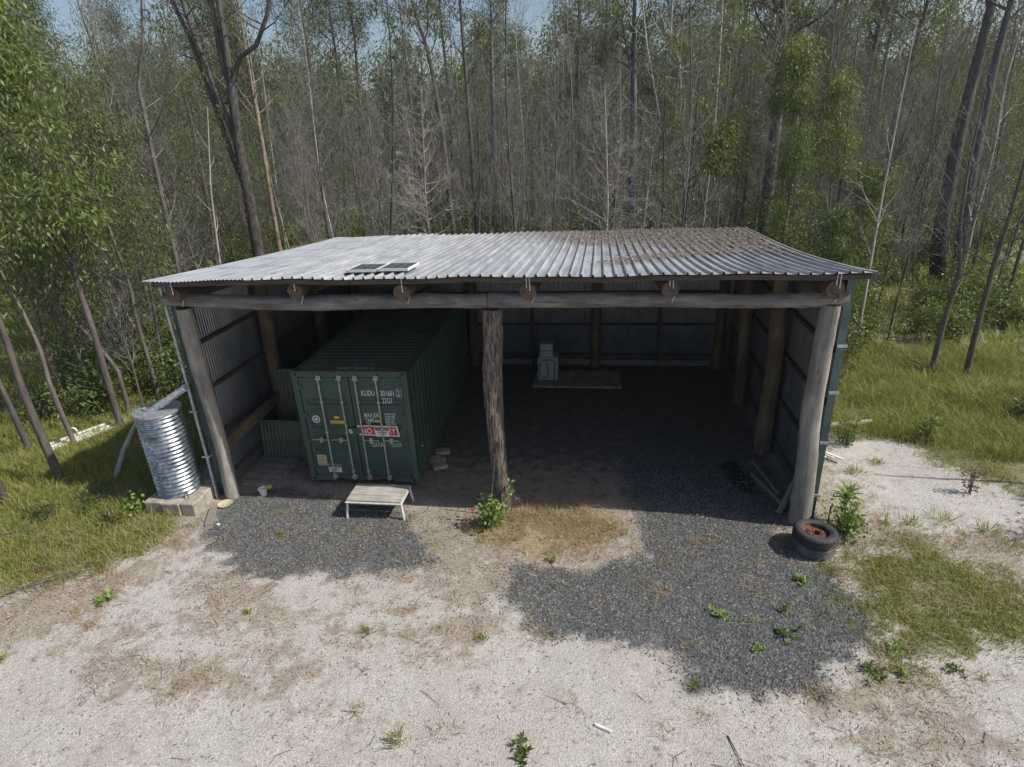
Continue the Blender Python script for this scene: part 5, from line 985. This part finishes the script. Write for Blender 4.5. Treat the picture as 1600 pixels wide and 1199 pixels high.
def place(kind, x, y, s, j=None):
    nm, a, c, e = protos[kind][rng.integers(len(protos[kind])) if j is None else j]; u = (x-6.6+(y+10)*.154)/(y+10)
    reg = 'L' if u < -.42 else ('C' if u < .33 else 'R')
    tone = {'b_grey': 'grey', 'b_brown': 'brownish', 'b_pale': 'pale', 'b_dark': 'dark', 'b_burnt': 'scorched'}.get(a['tone'], 'green') if kind != 'shrub' else ''
    far_ = 'at the near edge of' if y < 15 else ('in the middle of' if y < 28 else 'deep in')
    lab = {'dead': f'{tone} leafless sapling {far_} the thicket ', 'green': f'{tone}-stemmed leafy gum sapling {far_} the thicket ', 'gum': f'tall {tone} forest gum {far_} the woods ', 'shrub': f'low leafy bush {far_} the undergrowth '}[kind]+{'L': 'left of the shed', 'C': 'behind the roof', 'R': 'right of the shed roof'}[reg]
    t = thing(nm, lab, 'bush' if kind == 'shrub' else 'tree', (x, y, float(gz(x, y))), rng.uniform(0, 6.28), lab.replace('sapling', 'saplings').replace('gum at', 'gums at')); t.scale = (s, s, s*rng.uniform(.85, 1.15))
    if kind == 'dead' and rng.random() < .16: t.rotation_euler.x = rng.uniform(.12, .5)
    link('stems' if kind == 'shrub' else 'trunk', a, t)
    if c: link('branches', c, t)
    if e: link('foliage' if kind == 'shrub' else 'crown', e, t)
def blocked(x, y):
    if -3.2 < x < 11.6 and y < 9.6: return True
    if x >= 11.6 and y < (8.2 if x < 15 else 9.4): return True
    if x < -3 and y < 3.2+max(0, (x+7)*1.2): return True
    return False
def scr(x, y):
    d = Vector((x, y, 5))-CAMP; return d.dot(_R2)/d.dot(_F)
KS = [(scr(a, b_), b_, w_) for a, b_, w_ in KEYS]
cnt = {'dead': 0, 'green': 0, 'gum': 0, 'shrub': 0}; tries = 0
quota = {'dead': 270, 'green': 170, 'gum': 60, 'shrub': 280}
while tries < 20000 and any(cnt[k] < quota[k] for k in quota):
    tries += 1
    y = 2+46*rng.random()**1.25; hw = (y+10)*.9; x = 6.6-(y+10)*.154+rng.uniform(-hw, hw)
    if blocked(x, y) or not inview(x, y): continue
    u = (x-6.6+(y+10)*.154)/(y+10); w_ = {'dead': .55, 'green': .42 if u < -.42 else (.05 if u < .30 else .30), 'gum': (.14 if abs(u+.05) > .38 else .05 if y > 30 else 0) if y > 14 else 0, 'shrub': .6 if (u < -.42 or u > .33 or y > 28) else .0}
    if u < -.42: w_['dead'] = .42
    for kd in ('dead', 'green', 'gum', 'shrub'):
        if cnt[kd] < quota[kd] and rng.random() < w_[kd]:
            if kd != 'shrub' and any((x-a)**2+(y-b_)**2 < (.25 if kd != 'gum' else 4) for a, b_ in taken): continue
            if kd == 'green' and y < 16 and x > 11: continue
            if kd == 'gum' and y < 21 and x > 9: continue
            if kd != 'shrub' and any(y < b_ and abs(scr(x, y)-a) < w_ and b_ > 6 for a, b_, w_ in KS): continue
            s = rng.uniform(.75, 1.15)*(.75 if (kd == 'dead' and y < 8) else 1)*(1.3 if kd == 'shrub' and y > 22 else 1)
            place(kd, x, y, s); cnt[kd] += 1; taken.append((x, y)) if kd != 'shrub' else None; break
print('COUNTS', cnt, tries)
# forest too far to tell its trees apart: one mass
mt = MB(); mc = MB()
def pull(me, mb, P, s, rz, mi, keep=1.):
    V = np.zeros(len(me.vertices)*3); me.vertices.foreach_get('co', V); V = V.reshape(-1, 3); c_, s_ = math.cos(rz), math.sin(rz)
    W_ = np.stack([(V[:, 0]*c_-V[:, 1]*s_)*s, (V[:, 0]*s_+V[:, 1]*c_)*s, V[:, 2]*s], -1)+np.array(P); mb.add(W_, q=QC[me.name], mi=mi)
QC = {}
far = []
for i in range(5): far.append(('d', gen(rng.uniform(9, 14), .06, 13, 400+i, lo=.2, blen=.2, twigs=3, sub=0, elev=(.5, 1.2), k=4)))
for i in range(5): far.append(('g', gen(rng.uniform(13, 19), .17, 13, 410+i, lo=.45, blen=.2, twigs=3, sub=0, leaf=13, L=.55, W=.17, sp=.6, k=4)))
for kd, (a, c_, e) in far: pass
def stamp(src, dst, P, s, rz, mi=0):
    V = np.concatenate(src.v); q = np.concatenate(src.q); cz, sz = math.cos(rz), math.sin(rz)
    dst.add(np.stack([(V[:, 0]*cz-V[:, 1]*sz)*s, (V[:, 0]*sz+V[:, 1]*cz)*s, V[:, 2]*s], -1)+np.array(P), q=q, mi=mi)
nfar = 0
while nfar < 455:
    y = rng.uniform(44, 105); hw = (y+10)*.92; x = 6.6-(y+10)*.154+rng.uniform(-hw, hw); isg = rng.random() < (.35 if y < 62 else .8); kd, (a, c_, e) = far[rng.integers(5, 10) if isg else rng.integers(0, 5)]
    if kd == 'd' and y > 62: continue
    P = (x, y, float(gz(x, y))); s = rng.uniform(.8, 1.2); rz = rng.uniform(0, 6.28); mi = rng.integers(0, 2); stamp(a, mt, P, s, rz, mi); 
    if y < 60 and (kd == 'd' or y < 52): stamp(c_, mt, P, s, rz, mi)
    if e.n: stamp(e, mc, P, s, rz, 2 if rng.random() < .6 else 3)
    nfar += 1
nb_ = 5200; y = np.where(rng.random(nb_) < .6, rng.uniform(30, 100, nb_), rng.uniform(98, 128, nb_)); x = 6.6-(y+10)*.154+rng.uniform(-1, 1, nb_)*(y+10)*.92; z = gz(x, y)+rng.uniform(.2, 1.8, nb_)*rng.random(nb_)+np.where(y > 97, rng.uniform(0, 9, nb_), 0)
far_s = np.repeat(np.where(y > 97, 2.4, 1.), 26)
ctr = np.repeat(np.stack([x, y, z], -1), 26, 0); ctr += rng.normal(0, .55, ctr.shape)*np.array([1, 1, .6])*far_s[:, None]; mc.leaves(ctr, rng.normal(0, 1, ctr.shape), .34*far_s**1.2, .15*far_s**1.4, mi=4)
for v_, q_, m_ in ((mc.v, mc.q, mc.qm),):
    V = np.concatenate(v_); off = 0
mt.add(np.concatenate(mc.v), q=np.concatenate(mc.q)); mt.qm[-1] = np.concatenate(mc.qm)
tag(mt.build('distant_forest', ['b_grey', 'b_dark', 'leaf', 'leaf_dark', 'leaf_bright'], None), 'dense mass of far gum forest and undergrowth closing the view', 'forest', kind='stuff')
tot = sum(sum(len(p.vertices)-2 for p in o.data.polygons) if len(o.data.polygons) < 1 else len(o.data.loops)-2*len(o.data.polygons) for o in C.objects if o.type == 'MESH' and o.data.users == 1)
print('TRIS(unique)~', tot)

# thin air haze: the far trees fade slightly
hb = MB(); hb.box((-210, -60, -4), (210, 260, 27)); hz = hb.mesh('haze', [], False)
m, n, l, b = new_mat('haze_air'); n.remove(b); pv = n.new('ShaderNodeVolumePrincipled'); pv.inputs['Density'].default_value = .0005; pv.inputs['Color'].default_value = (.95, .97, 1, 1); pv.inputs['Anisotropy'].default_value = .2
l.new(pv.outputs[0], n['Material Output'].inputs['Volume']); hz.materials.append(m); tag(link('haze', hz), kind='stuff')
